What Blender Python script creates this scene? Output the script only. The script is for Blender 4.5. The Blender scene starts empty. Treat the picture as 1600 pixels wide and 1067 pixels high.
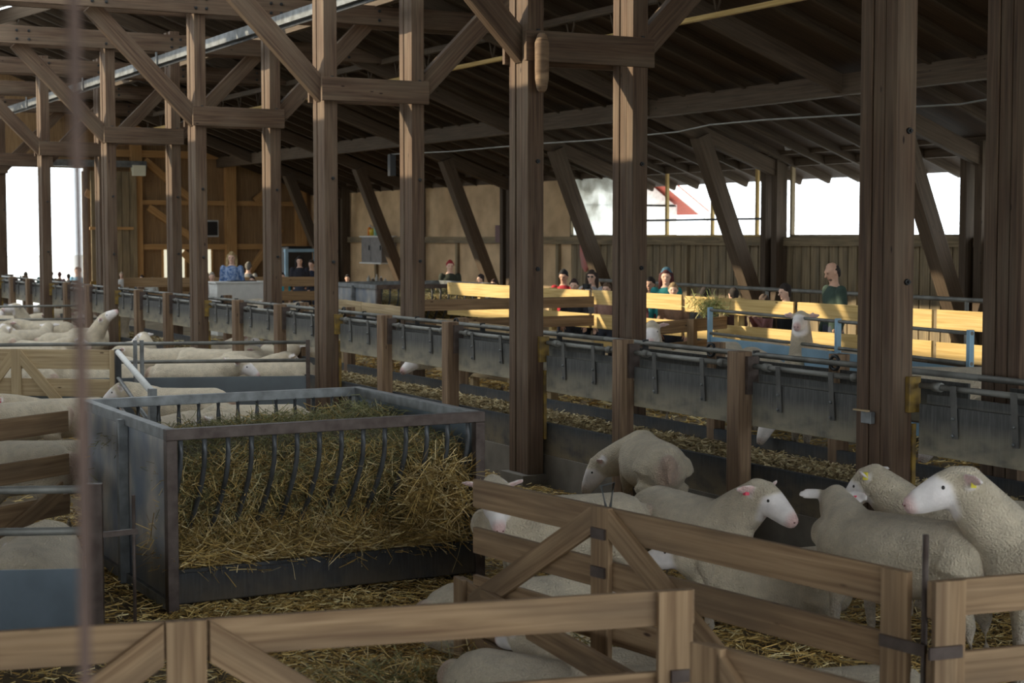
import bpy, math, random
import numpy as np
from mathutils import Vector, Matrix
random.seed(7); rng = np.random.default_rng(7)
C = bpy.context.scene.collection
sc = bpy.context.scene
R = math.radians

# ------------------------------------------------------------------ camera
# World: X runs across the barn, Y along its feeding trough, Z up; the floor of the near pens is z = 0.
CAMH = 2.35
YAW, PITCH, FPX = 28.49, 3.66, 2556.0
cam = bpy.data.cameras.new('camera'); cam_o = bpy.data.objects.new('camera', cam); C.objects.link(cam_o)
cam_o.location = (0, 0, CAMH); cam_o.rotation_euler = (R(90 - PITCH), 0, R(-YAW))
cam.sensor_width = 36; cam.lens = FPX / 1600 * 36; cam.clip_start = .05; cam.clip_end = 500
cam.dof.use_dof = True; cam.dof.focus_distance = 12.5; cam.dof.aperture_fstop = 4.0
sc.camera = cam_o

# ------------------------------------------------------------------ sky, sun, exposure
sc.view_settings.view_transform = 'Standard'; sc.view_settings.look = 'None'
sc.view_settings.gamma = 1; sc.view_settings.use_curve_mapping = False
sc.view_settings.exposure = 0.0
w = bpy.data.worlds.new('sky'); sc.world = w; w.use_nodes = True
bgn = w.node_tree.nodes['Background']
bgn.inputs[0].default_value = (.87, .95, 1.0, 1); bgn.inputs[1].default_value = 4.3
sun = bpy.data.lights.new('sun', 'SUN'); sun_o = bpy.data.objects.new('sun', sun); C.objects.link(sun_o)
sun.energy = 7.0; sun.angle = R(.6); sun.color = (1, .86, .62)
SD = Vector((math.cos(R(30)), -math.sin(R(30)), -.50)).normalized()   # direction in which sunlight travels
sun_o.rotation_euler = SD.to_track_quat('-Z', 'Y').to_euler(); sun_o.location = (-10, 30, 20)
try:
    sc.cycles.max_bounces = 7; sc.cycles.diffuse_bounces = 5; sc.cycles.glossy_bounces = 3
    sc.cycles.sample_clamp_indirect = 4; sc.cycles.use_denoising = True
    sc.cycles.caustics_reflective = False; sc.cycles.caustics_refractive = False
except Exception: pass
def portal(loc, rot, sx, sy):
    l = bpy.data.lights.new('daylight_portal', 'AREA'); l.shape = 'RECTANGLE'; l.size = sx; l.size_y = sy
    o = bpy.data.objects.new('daylight_portal', l); C.objects.link(o); o.location = loc; o.rotation_euler = rot
    try: l.cycles.is_portal = True
    except Exception: pass
    return o
portal((-2.35, 22, 2.55), (0, R(-90), 0), 2.3, 50)     # open side of the barn beside the camera
portal((18.6, 18.2, 2.98), (0, R(90), 0), 1.2, 25)     # window band of the far side
portal((6, -4.2, 3.5), (R(90), 0, 0), 16, 5)          # unseen back end behind the camera, opened to let in fill light
portal((8.3, 46.9, 2.3), (R(-90), 0, 0), 6.6, 3.9)     # big open door of the far end
portal((4.7, 29.5, 6.3), (0, R(-19.8), 0), 2.1, 33); portal((7.4, 29.5, 7.28), (0, R(-19.8), 0), 1.0, 33)    # open ridge strip

# ------------------------------------------------------------------ pixel -> place (places are real points: a ray meets a real plane)
_F = Vector((math.sin(R(YAW))*math.cos(R(PITCH)), math.cos(R(YAW))*math.cos(R(PITCH)), -math.sin(R(PITCH))))
_Rt = Vector((math.cos(R(YAW)), -math.sin(R(YAW)), 0)); _U = _Rt.cross(_F)
def ray(x, y): return (_F + _Rt*((x-800)/FPX) + _U*((533.5-y)/FPX))
def on_z(x, y, z):
    d = ray(x, y); t = (z-CAMH)/d.z; return Vector((0, 0, CAMH)) + d*t
def on_x(x, y, X):
    d = ray(x, y); return Vector((0, 0, CAMH)) + d*(X/d.x)
def on_y(x, y, Y):
    d = ray(x, y); return Vector((0, 0, CAMH)) + d*(Y/d.y)
def at_depth(x, y, D): return Vector((0, 0, CAMH)) + ray(x, y)*D

# ------------------------------------------------------------------ node helpers and materials
def newmat(name):
    m = bpy.data.materials.new(name); m.use_nodes = True
    nt = m.node_tree; b = nt.nodes['Principled BSDF']; return m, nt, b
def N(nt, t, **k):
    n = nt.nodes.new(t)
    for a, v in k.items():
        if a in n.inputs: n.inputs[a].default_value = v
        else: setattr(n, a, v)
    return n
def ramp(nt, stops):
    n = nt.nodes.new('ShaderNodeValToRGB'); e = n.color_ramp.elements
    while len(e) < len(stops): e.new(.5)
    for i, (p, c) in enumerate(stops): e[i].position = p; e[i].color = (*c, 1)
    return n
def uvs(nt, sx, sy):
    tc = N(nt, 'ShaderNodeTexCoord'); mp = N(nt, 'ShaderNodeMapping'); mp.inputs['Scale'].default_value = (sx, sy, 1)
    nt.links.new(tc.outputs['UV'], mp.inputs['Vector']); return mp
def objc(nt, s):
    tc = N(nt, 'ShaderNodeTexCoord'); mp = N(nt, 'ShaderNodeMapping'); mp.inputs['Scale'].default_value = s
    nt.links.new(tc.outputs['Object'], mp.inputs['Vector']); return mp
def bump(nt, b, src, strength, dist=.004):
    bp = N(nt, 'ShaderNodeBump'); bp.inputs['Strength'].default_value = strength; bp.inputs['Distance'].default_value = dist
    nt.links.new(src, bp.inputs['Height']); nt.links.new(bp.outputs['Normal'], b.inputs['Normal'])
def wood(name, c1, c2, c3, rough=.75, stain=None, stain_amt=.5):
    m, nt, b = newmat(name); L = nt.links.new
    g = N(nt, 'ShaderNodeTexNoise'); g.inputs['Scale'].default_value = 1; g.inputs['Detail'].default_value = 5; g.inputs['Distortion'].default_value = .6
    L(uvs(nt, 1.3, 38).outputs[0], g.inputs['Vector'])
    r = ramp(nt, [(.28, c1), (.5, c2), (.72, c3)]); L(g.outputs['Fac'], r.inputs[0])
    g2 = N(nt, 'ShaderNodeTexNoise'); g2.inputs['Scale'].default_value = 1; g2.inputs['Detail'].default_value = 4
    L(uvs(nt, 1.1, 5).outputs[0], g2.inputs['Vector'])
    rr = ramp(nt, [(.42, (0, 0, 0)), (.66, (1, 1, 1))]); L(g2.outputs['Fac'], rr.inputs[0])
    mx = N(nt, 'ShaderNodeMix', data_type='RGBA'); mx.inputs[0].default_value = stain_amt
    mu = N(nt, 'ShaderNodeMath', operation='MULTIPLY'); mu.inputs[1].default_value = stain_amt
    L(rr.outputs[0], mu.inputs[0]); L(mu.outputs[0], mx.inputs[0])
    L(r.outputs[0], mx.inputs[6]); mx.inputs[7].default_value = (*(stain or c1), 1)
    # knots
    v = N(nt, 'ShaderNodeTexVoronoi'); v.inputs['Scale'].default_value = 1
    L(uvs(nt, 2.2, 7).outputs[0], v.inputs['Vector'])
    kr = ramp(nt, [(.035, (1, 1, 1)), (.075, (0, 0, 0))]); L(v.outputs['Distance'], kr.inputs[0])
    mk = N(nt, 'ShaderNodeMix', data_type='RGBA'); L(kr.outputs[0], mk.inputs[0]); L(mx.outputs[2], mk.inputs[6])
    mk.inputs[7].default_value = (c1[0]*.35, c1[1]*.3, c1[2]*.3, 1)
    L(mk.outputs[2], b.inputs['Base Color']); b.inputs['Roughness'].default_value = rough
    b.inputs['Specular IOR Level'].default_value = .3
    bump(nt, b, g.outputs['Fac'], .35, .003)
    return m
def plain(name, c, rough=.5, metal=0, var=.25, scale=(6, 6, 6), c2=None, bmp=.1, spec=.5):
    m, nt, b = newmat(name); L = nt.links.new
    g = N(nt, 'ShaderNodeTexNoise'); g.inputs['Scale'].default_value = 1; g.inputs['Detail'].default_value = 6
    L(objc(nt, scale).outputs[0], g.inputs['Vector'])
    c2 = c2 or tuple(x*(1-var) for x in c)
    r = ramp(nt, [(.35, c), (.68, c2)]); L(g.outputs['Fac'], r.inputs[0]); L(r.outputs[0], b.inputs['Base Color'])
    b.inputs['Roughness'].default_value = rough; b.inputs['Metallic'].default_value = metal
    b.inputs['Specular IOR Level'].default_value = spec
    if bmp: bump(nt, b, g.outputs['Fac'], bmp, .004)
    return m
M = {}
M['post'] = wood('post_wood', (.052, .030, .018), (.094, .056, .034), (.150, .096, .058), stain=(.17, .13, .088), stain_amt=.4)
M['beam'] = wood('beam_wood', (.05, .033, .020), (.080, .054, .034), (.12, .083, .054), stain=(.11, .085, .058), stain_amt=.4)
M['roof'] = wood('roof_board', (.030, .018, .011), (.052, .031, .018), (.08, .05, .028), stain=(.03, .02, .013))
M['rafter'] = wood('rafter_wood', (.04, .026, .015), (.065, .043, .026), (.10, .07, .042), stain=(.04, .03, .018))
M['gate'] = wood('gate_wood', (.15, .085, .043), (.26, .165, .088), (.36, .24, .135), stain=(.13, .085, .05), stain_amt=.7)
M['pale'] = wood('pale_wood', (.34, .24, .13), (.46, .34, .19), (.58, .45, .28), stain=(.30, .22, .13), stain_amt=.4)
M['yellow_wood'] = wood('yellow_wood', (.44, .29, .10), (.56, .39, .15), (.66, .48, .22), stain=(.34, .24, .10), stain_amt=.35)
M['siding'] = wood('siding_wood', (.16, .12, .07), (.27, .205, .12), (.36, .28, .17), stain=(.10, .085, .06), stain_amt=.6)
M['orange_wood'] = wood('orange_wood', (.36, .19, .07), (.50, .28, .11), (.60, .38, .17), stain=(.36, .2, .08), stain_amt=.3)
M['gable'] = wood('gable_board', (.20, .12, .055), (.31, .19, .09), (.40, .26, .13), stain=(.20, .125, .07), stain_amt=.5)
M['ply'] = plain('plywood', (.68, .48, .27), .7, c2=(.46, .31, .17), scale=(.5, 1.6, 2.0))
M['short'] = wood('short_post_wood', (.10, .06, .035), (.21, .135, .08), (.33, .22, .13), stain=(.08, .045, .028), stain_amt=.6)
M['bar'] = plain('dark_hay_bar', (.12, .125, .13), .5, .5, c2=(.06, .06, .06))
M['galv'] = plain('galvanised_steel', (.24, .25, .25), .5, .6, c2=(.13, .132, .13), scale=(9, 9, 9))
M['pipe'] = plain('dusty_pipe', (.24, .235, .21), .6, .4, c2=(.13, .125, .11), scale=(5, 5, 5))
M['bluemetal'] = plain('blue_grey_sheet', (.16, .20, .235), .45, .3, c2=(.10, .125, .145), scale=(2.5, 2.5, 2.5))
M['lightblue'] = plain('light_blue_steel', (.30, .48, .62), .5, .2, c2=(.22, .36, .47), scale=(2.5, 2.5, 2.5))
M['greysheet'] = plain('grey_sheet', (.13, .155, .17), .5, .3, c2=(.09, .10, .11), scale=(2, 2, 2))
M['rust'] = plain('rusty_steel', (.10, .075, .062), .55, .4, c2=(.055, .035, .028), scale=(12, 12, 12))
M['darkmetal'] = plain('dark_metal', (.05, .05, .05), .5, .6, c2=(.025, .025, .025))
M['strap'] = plain('rubber_strap', (.10, .095, .085), .7, 0, c2=(.06, .056, .05))
M['yellow'] = plain('yellow_paint', (.26, .16, .025), .6, 0, c2=(.12, .075, .025), scale=(14, 14, 14))
M['concrete'] = plain('concrete', (.21, .185, .15), .85, 0, c2=(.12, .105, .085), scale=(3, 3, 3))
M['white'] = plain('white_paint', (.75, .74, .70), .6, 0, var=.12)
M['creampanel'] = plain('cream_panel', (.86, .84, .66), .7, 0, var=.05)
M['cable'] = plain('grey_cable', (.20, .19, .17), .6, 0)
M['rope'] = plain('rusty_rope', (.11, .068, .052), .9, 0, c2=(.065, .042, .034), scale=(40, 40, 9))
M['black'] = plain('black_plastic', (.012, .012, .013), .35, 0)
M['bulb'] = plain('lamp_shell', (.55, .56, .55), .35, 0)
M['redroof'] = plain('red_tiles', (.52, .12, .08), .7, 0, c2=(.40, .10, .07), scale=(2, 12, 12))
M['plaster'] = plain('plaster', (.72, .70, .66), .8, 0)
M['grass'] = plain('outdoor_ground', (.32, .33, .22), .9, 0)
M['grit'] = plain('outdoor_paving', (.55, .54, .50), .9, 0)
M['cabinet'] = plain('grey_cabinet', (.24, .225, .22), .5, .1, c2=(.18, .17, .165))
M['tag_y'] = plain('yellow_tag', (.78, .66, .05), .5, 0, var=.1)
M['tag_r'] = plain('red_tag', (.70, .07, .12), .5, 0, var=.1)
M['eye'] = plain('eye', (.02, .015, .012), .12, 0, var=.1)
M['glass_dirty'] = None
m, nt, b = newmat('dirty_plastic'); L = nt.links.new       # milky translucent window foil
g = N(nt, 'ShaderNodeTexNoise'); g.inputs['Scale'].default_value = 1; g.inputs['Detail'].default_value = 7
L(objc(nt, (2, 2, 2.2)).outputs[0], g.inputs['Vector'])
r = ramp(nt, [(.38, (.92, .93, .91)), (.66, (.5, .49, .45))]); L(g.outputs['Fac'], r.inputs[0])
tr = N(nt, 'ShaderNodeBsdfTranslucent'); tp = N(nt, 'ShaderNodeBsdfTransparent'); mxs = N(nt, 'ShaderNodeMixShader'); mxs.inputs[0].default_value = .5
L(r.outputs[0], tr.inputs[0]); L(r.outputs[0], tp.inputs[0]); L(tr.outputs[0], mxs.inputs[1]); L(tp.outputs[0], mxs.inputs[2])
L(mxs.outputs[0], nt.nodes['Material Output'].inputs[0]); M['foil'] = m

mm = newmat('glowing_window_pane'); mm[2].inputs['Base Color'].default_value = (.86, .84, .66, 1); mm[2].inputs['Emission Color'].default_value = (1, .95, .72, 1); mm[2].inputs['Emission Strength'].default_value = .75; M['glowpane'] = mm[0]  # pane emits a cream glow in place of daylight coming through
# rubber panel: dark, with tan dust splashed along the lower edge (stain in the panel's own height, u,v in metres)
def stained(name, base, dust, v0, v1, amt=.8):
    m, nt, b = newmat(name); L = nt.links.new
    tc = N(nt, 'ShaderNodeTexCoord'); sep = N(nt, 'ShaderNodeSeparateXYZ'); L(tc.outputs['Generated'], sep.inputs[0])
    g = N(nt, 'ShaderNodeTexNoise'); g.inputs['Scale'].default_value = 1; g.inputs['Detail'].default_value = 6
    L(objc(nt, (7, 5, 9)).outputs[0], g.inputs['Vector'])
    mr = N(nt, 'ShaderNodeMapRange'); mr.inputs['From Min'].default_value = v1; mr.inputs['From Max'].default_value = v0
    L(sep.outputs['Z'], mr.inputs['Value'])
    mu = N(nt, 'ShaderNodeMath', operation='MULTIPLY'); L(mr.outputs[0], mu.inputs[0])
    gr = ramp(nt, [(.28, (.25, .25, .25)), (.55, (1, 1, 1))]); L(g.outputs['Fac'], gr.inputs[0]); L(gr.outputs[0], mu.inputs[1])
    mu2 = N(nt, 'ShaderNodeMath', operation='MULTIPLY'); mu2.inputs[1].default_value = amt; L(mu.outputs[0], mu2.inputs[0])
    g3 = N(nt, 'ShaderNodeTexNoise'); g3.inputs['Scale'].default_value = 1; g3.inputs['Detail'].default_value = 3
    L(objc(nt, (60, 60, 6)).outputs[0], g3.inputs['Vector'])
    br = ramp(nt, [(.4, base), (.75, tuple(x*1.7+.01 for x in base))]); L(g3.outputs['Fac'], br.inputs[0])
    mx = N(nt, 'ShaderNodeMix', data_type='RGBA'); L(mu2.outputs[0], mx.inputs[0]); L(br.outputs[0], mx.inputs[6]); mx.inputs[7].default_value = (*dust, 1)
    L(mx.outputs[2], b.inputs['Base Color']); b.inputs['Roughness'].default_value = .62; b.inputs['Specular IOR Level'].default_value = .35
    bump(nt, b, g.outputs['Fac'], .12, .006); return m
M['flap'] = stained('rubber_panel', (.055, .054, .050), (.30, .26, .18), 0, .75, 1.0)
M['trough'] = stained('trough_board', (.020, .026, .034), (.22, .17, .105), 0, 1.1, .9)
M['liner'] = stained('feeder_trough', (.018, .019, .021), (.11, .08, .045), 0, .9, .6)

# colour-attribute materials: wool / skin, and straw
def attr_mat(name, rough, noise, amp, bmp, bd, sub=0):
    m, nt, b = newmat(name); L = nt.links.new
    a = N(nt, 'ShaderNodeAttribute', attribute_name='Col')
    g = N(nt, 'ShaderNodeTexNoise'); g.inputs['Scale'].default_value = 1; g.inputs['Detail'].default_value = 5
    L(objc(nt, (noise,)*3).outputs[0], g.inputs['Vector'])
    r = ramp(nt, [(.3, (1-amp,)*3), (.7, (1+amp*.3,)*3)]); L(g.outputs['Fac'], r.inputs[0])
    mx = N(nt, 'ShaderNodeMix', data_type='RGBA', blend_type='MULTIPLY'); mx.inputs[0].default_value = 1
    L(a.outputs['Color'], mx.inputs[6]); L(r.outputs[0], mx.inputs[7]); L(mx.outputs[2], b.inputs['Base Color'])
    b.inputs['Roughness'].default_value = rough; b.inputs['Specular IOR Level'].default_value = .25
    if sub: b.inputs['Sheen Weight'].default_value = sub
    g2 = N(nt, 'ShaderNodeTexNoise'); g2.inputs['Scale'].default_value = 1; g2.inputs['Detail'].default_value = 4
    L(objc(nt, (noise*7,)*3).outputs[0], g2.inputs['Vector'])
    if bmp:
        bump(nt, b, g2.outputs['Fac'], bmp, bd)
        sp = N(nt, 'ShaderNodeSeparateColor'); L(a.outputs['Color'], sp.inputs[0])      # bare skin of the face is smoother than wool
        mr = N(nt, 'ShaderNodeMapRange'); mr.inputs['From Min'].default_value = .40; mr.inputs['From Max'].default_value = .62; mr.inputs['To Min'].default_value = bmp; mr.inputs['To Max'].default_value = .12
        L(sp.outputs[2], mr.inputs['Value']); bp = [n for n in nt.nodes if n.type == 'BUMP'][0]; L(mr.outputs[0], bp.inputs['Strength'])
    return m
M['sheep'] = attr_mat('sheep_coat', .95, 13, .2, 1.0, .022, .25)
M['skin'] = attr_mat('skin', .55, 20, .08, 0, 0)
M['straw'] = attr_mat('straw', .7, 3, .25, 0, 0)

# ------------------------------------------------------------------ mesh builder
class MB:
    def __init__(s): s.v = []; s.f = []; s.uv = []; s.sm = []
    def face(s, idx, uv=None, smooth=False):
        s.f.append(tuple(idx)); s.uv.append(uv or [(0, 0)]*len(idx)); s.sm.append(smooth)
    def beam(s, a, b, w, h, up=(0, 0, 1), taper=1.0):
        """box from a to b; w across, h along 'up'"""
        a = Vector(a); b = Vector(b); d = b-a; L = d.length; d.normalize(); up = Vector(up)
        side = d.cross(up)
        if side.length < 1e-4: up = Vector((0, 1, 0)); side = d.cross(up)
        side.normalize(); u2 = side.cross(d).normalized()
        n = len(s.v); off = random.random()*40, random.random()*40
        for e, p in enumerate((a, b)):
            k = taper if e else 1
            for i, j in ((-1, -1), (1, -1), (1, 1), (-1, 1)): s.v.append(p + side*(i*w/2*k) + u2*(j*h/2*k))
        q = lambda u0, v0, u1, v1: [(off[0]+u0, off[1]+v0), (off[0]+u1, off[1]+v0), (off[0]+u1, off[1]+v1), (off[0]+u0, off[1]+v1)]
        s.face((n, n+4, n+5, n+1), q(0, 0, L, w)); s.face((n+1, n+5, n+6, n+2), q(0, w, L, w+h))
        s.face((n+2, n+6, n+7, n+3), q(0, w+h, L, 2*w+h)); s.face((n+3, n+7, n+4, n), q(0, 2*w+h, L, 2*w+2*h))
        s.face((n, n+1, n+2, n+3), q(0, 0, h*.3, w)); s.face((n+4, n+7, n+6, n+5), q(0, 0, h*.3, w))
        return s
    def slant(s, a, b, w, nrm):
        """plank with upright cuts at both ends; a, b = (point, top z, bottom z)"""
        n = len(s.v); nn = Vector(nrm)*w/2; off = random.random()*40, random.random()*40; L = (a[0]-b[0]).length*1.3
        for (p_, t, bt) in (a, b):
            for q, z in ((-1, bt), (1, bt), (1, t), (-1, t)): s.v.append(Vector((p_.x, p_.y, z))+nn*q)
        h = abs(a[1]-a[2]); q = lambda v0, v1: [(off[0], off[1]+v0), (off[0]+L, off[1]+v0), (off[0]+L, off[1]+v1), (off[0], off[1]+v1)]
        s.face((n, n+4, n+5, n+1), q(0, w)); s.face((n+1, n+5, n+6, n+2), q(w, w+h)); s.face((n+2, n+6, n+7, n+3), q(w+h, 2*w+h)); s.face((n+3, n+7, n+4, n), [(off[0], off[1]+h), (off[0]+L, off[1]+h), (off[0]+L, off[1]), (off[0], off[1])])
        s.face((n, n+1, n+2, n+3)); s.face((n+4, n+7, n+6, n+5)); return s
    def box(s, x0, x1, y0, y1, z0, z1):
        """axis box, grain runs along its longest side"""
        dx, dy, dz = x1-x0, y1-y0, z1-z0; cx, cy, cz = (x0+x1)/2, (y0+y1)/2, (z0+z1)/2
        if dz >= dx and dz >= dy: return s.beam((cx, cy, z0), (cx, cy, z1), dx, dy, (0, 1, 0))
        if dy >= dx: return s.beam((cx, y0, cz), (cx, y1, cz), dx, dz)
        return s.beam((x0, cy, cz), (x1, cy, cz), dy, dz)
    def loft(s, rings, cap=True, smooth=True, close=True):
        n0 = len(s.v); k = len(rings[0])
        for r_ in rings: s.v += [Vector(p) for p in r_]
        for i in range(len(rings)-1):
            for j in range(k if close else k-1):
                a = n0+i*k+j; b2 = n0+i*k+(j+1) % k
                s.face((a, b2, b2+k, a+k), [(j/k, i*.1), ((j+1)/k, i*.1), ((j+1)/k, i*.1+.1), (j/k, i*.1+.1)], smooth)
        if cap:
            s.face([n0+j for j in range(k)][::-1]); s.face([n0+(len(rings)-1)*k+j for j in range(k)])
        return s
    def chain(s, pts, rad, n=12, up=(0, 0, 1), cap=True, dome=True):
        """tube through pts; rad floats or (side, up) pairs; rounded ends"""
        P = [Vector(p) for p in pts]; rr = [(q, q) if not hasattr(q, '__len__') else q for q in rad]
        rings = []; m_ = len(P)
        for i in range(m_):
            d = (P[min(i+1, m_-1)]-P[max(i-1, 0)]).normalized(); u = Vector(up)
            sd = d.cross(u)
            if sd.length < .05: sd = d.cross(Vector((1, 0, 0))) if abs(d.x) < .9 else d.cross(Vector((0, 1, 0)))
            sd.normalize(); u2 = sd.cross(d).normalized()
            if i == 0 and dome:
                for t in (.9, .55): 
                    q = math.sqrt(1-t*t); c_ = P[0]-d*(min(rr[0])*t)
                    rings.append([c_ + sd*(rr[0][0]*q*math.cos(a)) + u2*(rr[0][1]*q*math.sin(a)) for a in [2*math.pi*j/n for j in range(n)]])
            rings.append([P[i] + sd*(rr[i][0]*math.cos(a)) + u2*(rr[i][1]*math.sin(a)) for a in [2*math.pi*j/n for j in range(n)]])
            if i == m_-1 and dome:
                for t in (.55, .9):
                    q = math.sqrt(1-t*t); c_ = P[-1]+d*(min(rr[-1])*t)
                    rings.append([c_ + sd*(rr[-1][0]*q*math.cos(a)) + u2*(rr[-1][1]*q*math.sin(a)) for a in [2*math.pi*j/n for j in range(n)]])
        return s.loft(rings, cap)
    def tube(s, pts, r, n=10): return s.chain(pts, [r]*len(pts), n, dome=False)
    def ball(s, c, r, n=12, m_=8):
        c = Vector(c); r = (r, r, r) if not hasattr(r, '__len__') else r
        return s.loft([[c+Vector((r[0]*math.sin(t)*math.cos(a), r[1]*math.sin(t)*math.sin(a), -r[2]*math.cos(t))) for a in [2*math.pi*j/n for j in range(n)]] for t in [.12+ (math.pi-.24)*i/m_ for i in range(m_+1)]])
    def mesh(s, name, off=(0, 0, 0)):
        o = Vector(off); me = bpy.data.meshes.new(name)
        me.from_pydata([tuple(v-o) for v in s.v], [], s.f)
        ul = me.uv_layers.new(name='UVMap'); fl = [c for f_ in s.uv for c in f_]
        ul.data.foreach_set('uv', np.array(fl, dtype=np.float32).ravel())
        me.polygons.foreach_set('use_smooth', s.sm); me.validate(); me.update(); return me
    def build(s, name, mat, parent=None, bevel=0):
        off = parent['_o'] if parent is not None and '_o' in parent else (parent.location if parent is not None else (0, 0, 0))
        me = s.mesh(name, off); me.materials.append(mat)
        o = bpy.data.objects.new(name, me); C.objects.link(o)
        if parent is not None: o.parent = parent; o['_o'] = tuple(off)
        if bevel:
            md = o.modifiers.new('b', 'BEVEL'); md.width = bevel; md.segments = 2; md.limit_method = 'ANGLE'
        return o
def tag(o, label=None, cat=None, group=None, kind=None):
    if label: o['label'] = label
    if cat: o['category'] = cat
    if group: o['group'] = group
    if kind: o['kind'] = kind
    return o
def thing(name, label, cat, loc=(0, 0, 0), group=None):
    o = bpy.data.objects.new(name, None); C.objects.link(o); o.location = loc; o.empty_display_size = .1
    o['_o'] = tuple(loc); return tag(o, label, cat, group)
def struct(name, mb, mat, parent=None, bevel=0):
    o = mb.build(name, mat, parent, bevel)
    if parent is None: o['kind'] = 'structure'
    return o
def copy_tree(o, parent=None):
    c = o.copy(); C.objects.link(c)
    if parent is not None: c.parent = parent
    for ch in list(o.children): copy_tree(ch, c)
    return c
ORD = ['nearest', 'second', 'third', 'fourth', 'fifth', 'sixth', 'seventh', 'eighth', 'ninth', 'tenth', 'eleventh', 'twelfth', 'thirteenth', 'fourteenth',
       'fifteenth', 'sixteenth', 'seventeenth', 'eighteenth', 'nineteenth', 'twentieth', 'twenty-first', 'twenty-second', 'twenty-third', 'twenty-fourth', 'twenty-fifth', 'twenty-sixth']
# ================================================================== THE BARN
FF = .40                     # floor level beyond the trough
XA, XB = 7.48, 8.63          # the two post rows either side of the trough
XL, XR, YE, YS = -2.2, 18.3, 46.5, -4.0
RID, EAVE = 8.05, 3.73       # ridge line, underside of roof at the side walls
def roofz(x): return EAVE + .36*(XR-x if x > RID else x-XL)
f = MB(); f.box(XL-.2, XB-.02, YS, YE, -.25, 0)
struct('floor', f, plain('straw_bedding_floor', (.17, .12, .055), .95, 0, c2=(.075, .05, .026), scale=(7, 7, 7), bmp=.6))
f = MB(); f.box(XB+.02, XR+.1, YS, YE, -.25, FF)
struct('floor', f, plain('packed_floor', (.24, .185, .11), .95, 0, c2=(.12, .09, .05), scale=(3, 3, 3), bmp=.5))
# roof
def roof_strip(mb, x0, x1, y0, y1, t=.05):
    z0, z1 = roofz(x0), roofz(x1)
    n = Vector((-(z1-z0), 0, x1-x0)).normalized()*t/2
    a = Vector((x0, (y0+y1)/2, z0)); b = Vector((x1, (y0+y1)/2, z1))
    mb.beam(a+n, b+n, y1-y0, t, (0, 0, 1))
mb = MB()
y = YS
while y < YE: roof_strip(mb, RID, XR+.9, y, min(y+.5, YE), .05); y += .5
ceil = struct('ceiling', mb, M['roof'])
mb = MB(); HOLE = (3.9, 7.85, 13.0, 46.0)     # open ridge light strip in the left slope
for (x0, x1, y0, y1) in ((XL-2.8, 3.7, YS, YE), (3.7, RID, YS, HOLE[2]), (3.7, RID, HOLE[3], YE), (5.7, 6.9, HOLE[2], HOLE[3]), (7.85, RID, HOLE[2], HOLE[3])):  # left eave lengthened out of view to keep sun off the near pens
    roof_strip(mb, x0, x1, y0, y1)
mb.build('roof_slope', M['roof'], ceil)
k = 0
y = 6.0
while y < YE:
    if min(abs(y-(8.5+5*i)) for i in range(8)) > .2:
        m1 = MB(); a = Vector((RID, y, roofz(RID)-.07)); b = Vector((XR+.8, y, roofz(XR+.8)-.07)); m1.beam(a, b, .07, .14); m1.build('rafter', M['rafter'], ceil)
        if y > 18 and not (HOLE[2] < y < HOLE[3]): m1 = MB(); a = Vector((RID, y, roofz(RID)-.07)); b = Vector((XL, y, roofz(XL)-.07)); m1.beam(a, b, .07, .14); m1.build('rafter', M['rafter'], ceil)
    y += .82
for i in range(8):
    y = 8.5+5*i
    for yy in (y,):
        m1 = MB(); m1.beam((RID, yy, roofz(RID)-.25), (XR, yy, roofz(XR)-.25), .12, .26); o = m1.build('main_rafter', M['beam'], ceil)
        m1 = MB(); m1.beam((RID, yy, roofz(RID)-.25), (XL, yy, roofz(XL)-.25), .12, .26); o = m1.build('main_rafter', M['beam'], ceil)
# purlins along the barn
def along(name, x, z, w_, h_, mat, y0=YS, y1=YE, label=None, cat='beam'):
    m1 = MB(); m1.box(x-w_/2, x+w_/2, y0, y1, z-h_/2, z+h_/2); o = m1.build(name, mat); return tag(o, label, cat)
along('purlin', 15.45, 4.52, .16, .30, M['beam'], label='long heavy purlin running under the dark right roof slope above the windows')
along('purlin', 10.3, 6.0, .14, .26, M['beam'], label='long purlin high under the roof just right of the trough rows')
along('wall_plate', XR-.25, 3.93, .18, .28, M['beam'], label='long wall plate beam directly above the right window band')
# lattice girder with yellow lower chord
g = thing('lattice_girder', 'slender lattice girder with a yellow lower chord along the right roof slope', 'girder', (12.6, 20, 5.2))
m1 = MB(); m1.box(12.56, 12.64, 5, YE, 5.20, 5.26); m1.build('lower_chord', M['yellow_wood'], g)
m1 = MB(); m1.box(12.55, 12.65, 5, YE, 5.56, 5.66); m1.build('upper_chord', M['rafter'], g)
y = 10.0; wb = MB()
while y < 45:
    wb.tube([(12.6, y, 5.56), (12.6, y+.12, 5.25)], .018, 6); wb.tube([(12.6, y+.24, 5.56), (12.6, y+.12, 5.25)], .018, 6); y += 1.25
wb.build('web', M['rafter'], g)
# silver rail between the rows
g = thing('ceiling_rail', 'silver sheet metal rail hanging between the two post rows high up', 'rail', (8.0, 20, 5.2))
m1 = MB(); m1.box(7.93, 8.07, 8, YE-1, 5.22, 5.36); m1.build('channel', M['galv'], g)
m1 = MB(); m1.box(7.99, 8.01, 8, YE-1, 5.17, 5.22); m1.build('slot', M['darkmetal'], g)
for i in range(7):
    m1 = MB(); yy = 12+5*i; m1.box(7.90, 7.92, yy-.03, yy+.03, 5.18, 5.42); m1.box(8.08, 8.10, yy-.03, yy+.03, 5.18, 5.42); m1.build('hanger', M['galv'], g)

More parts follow.
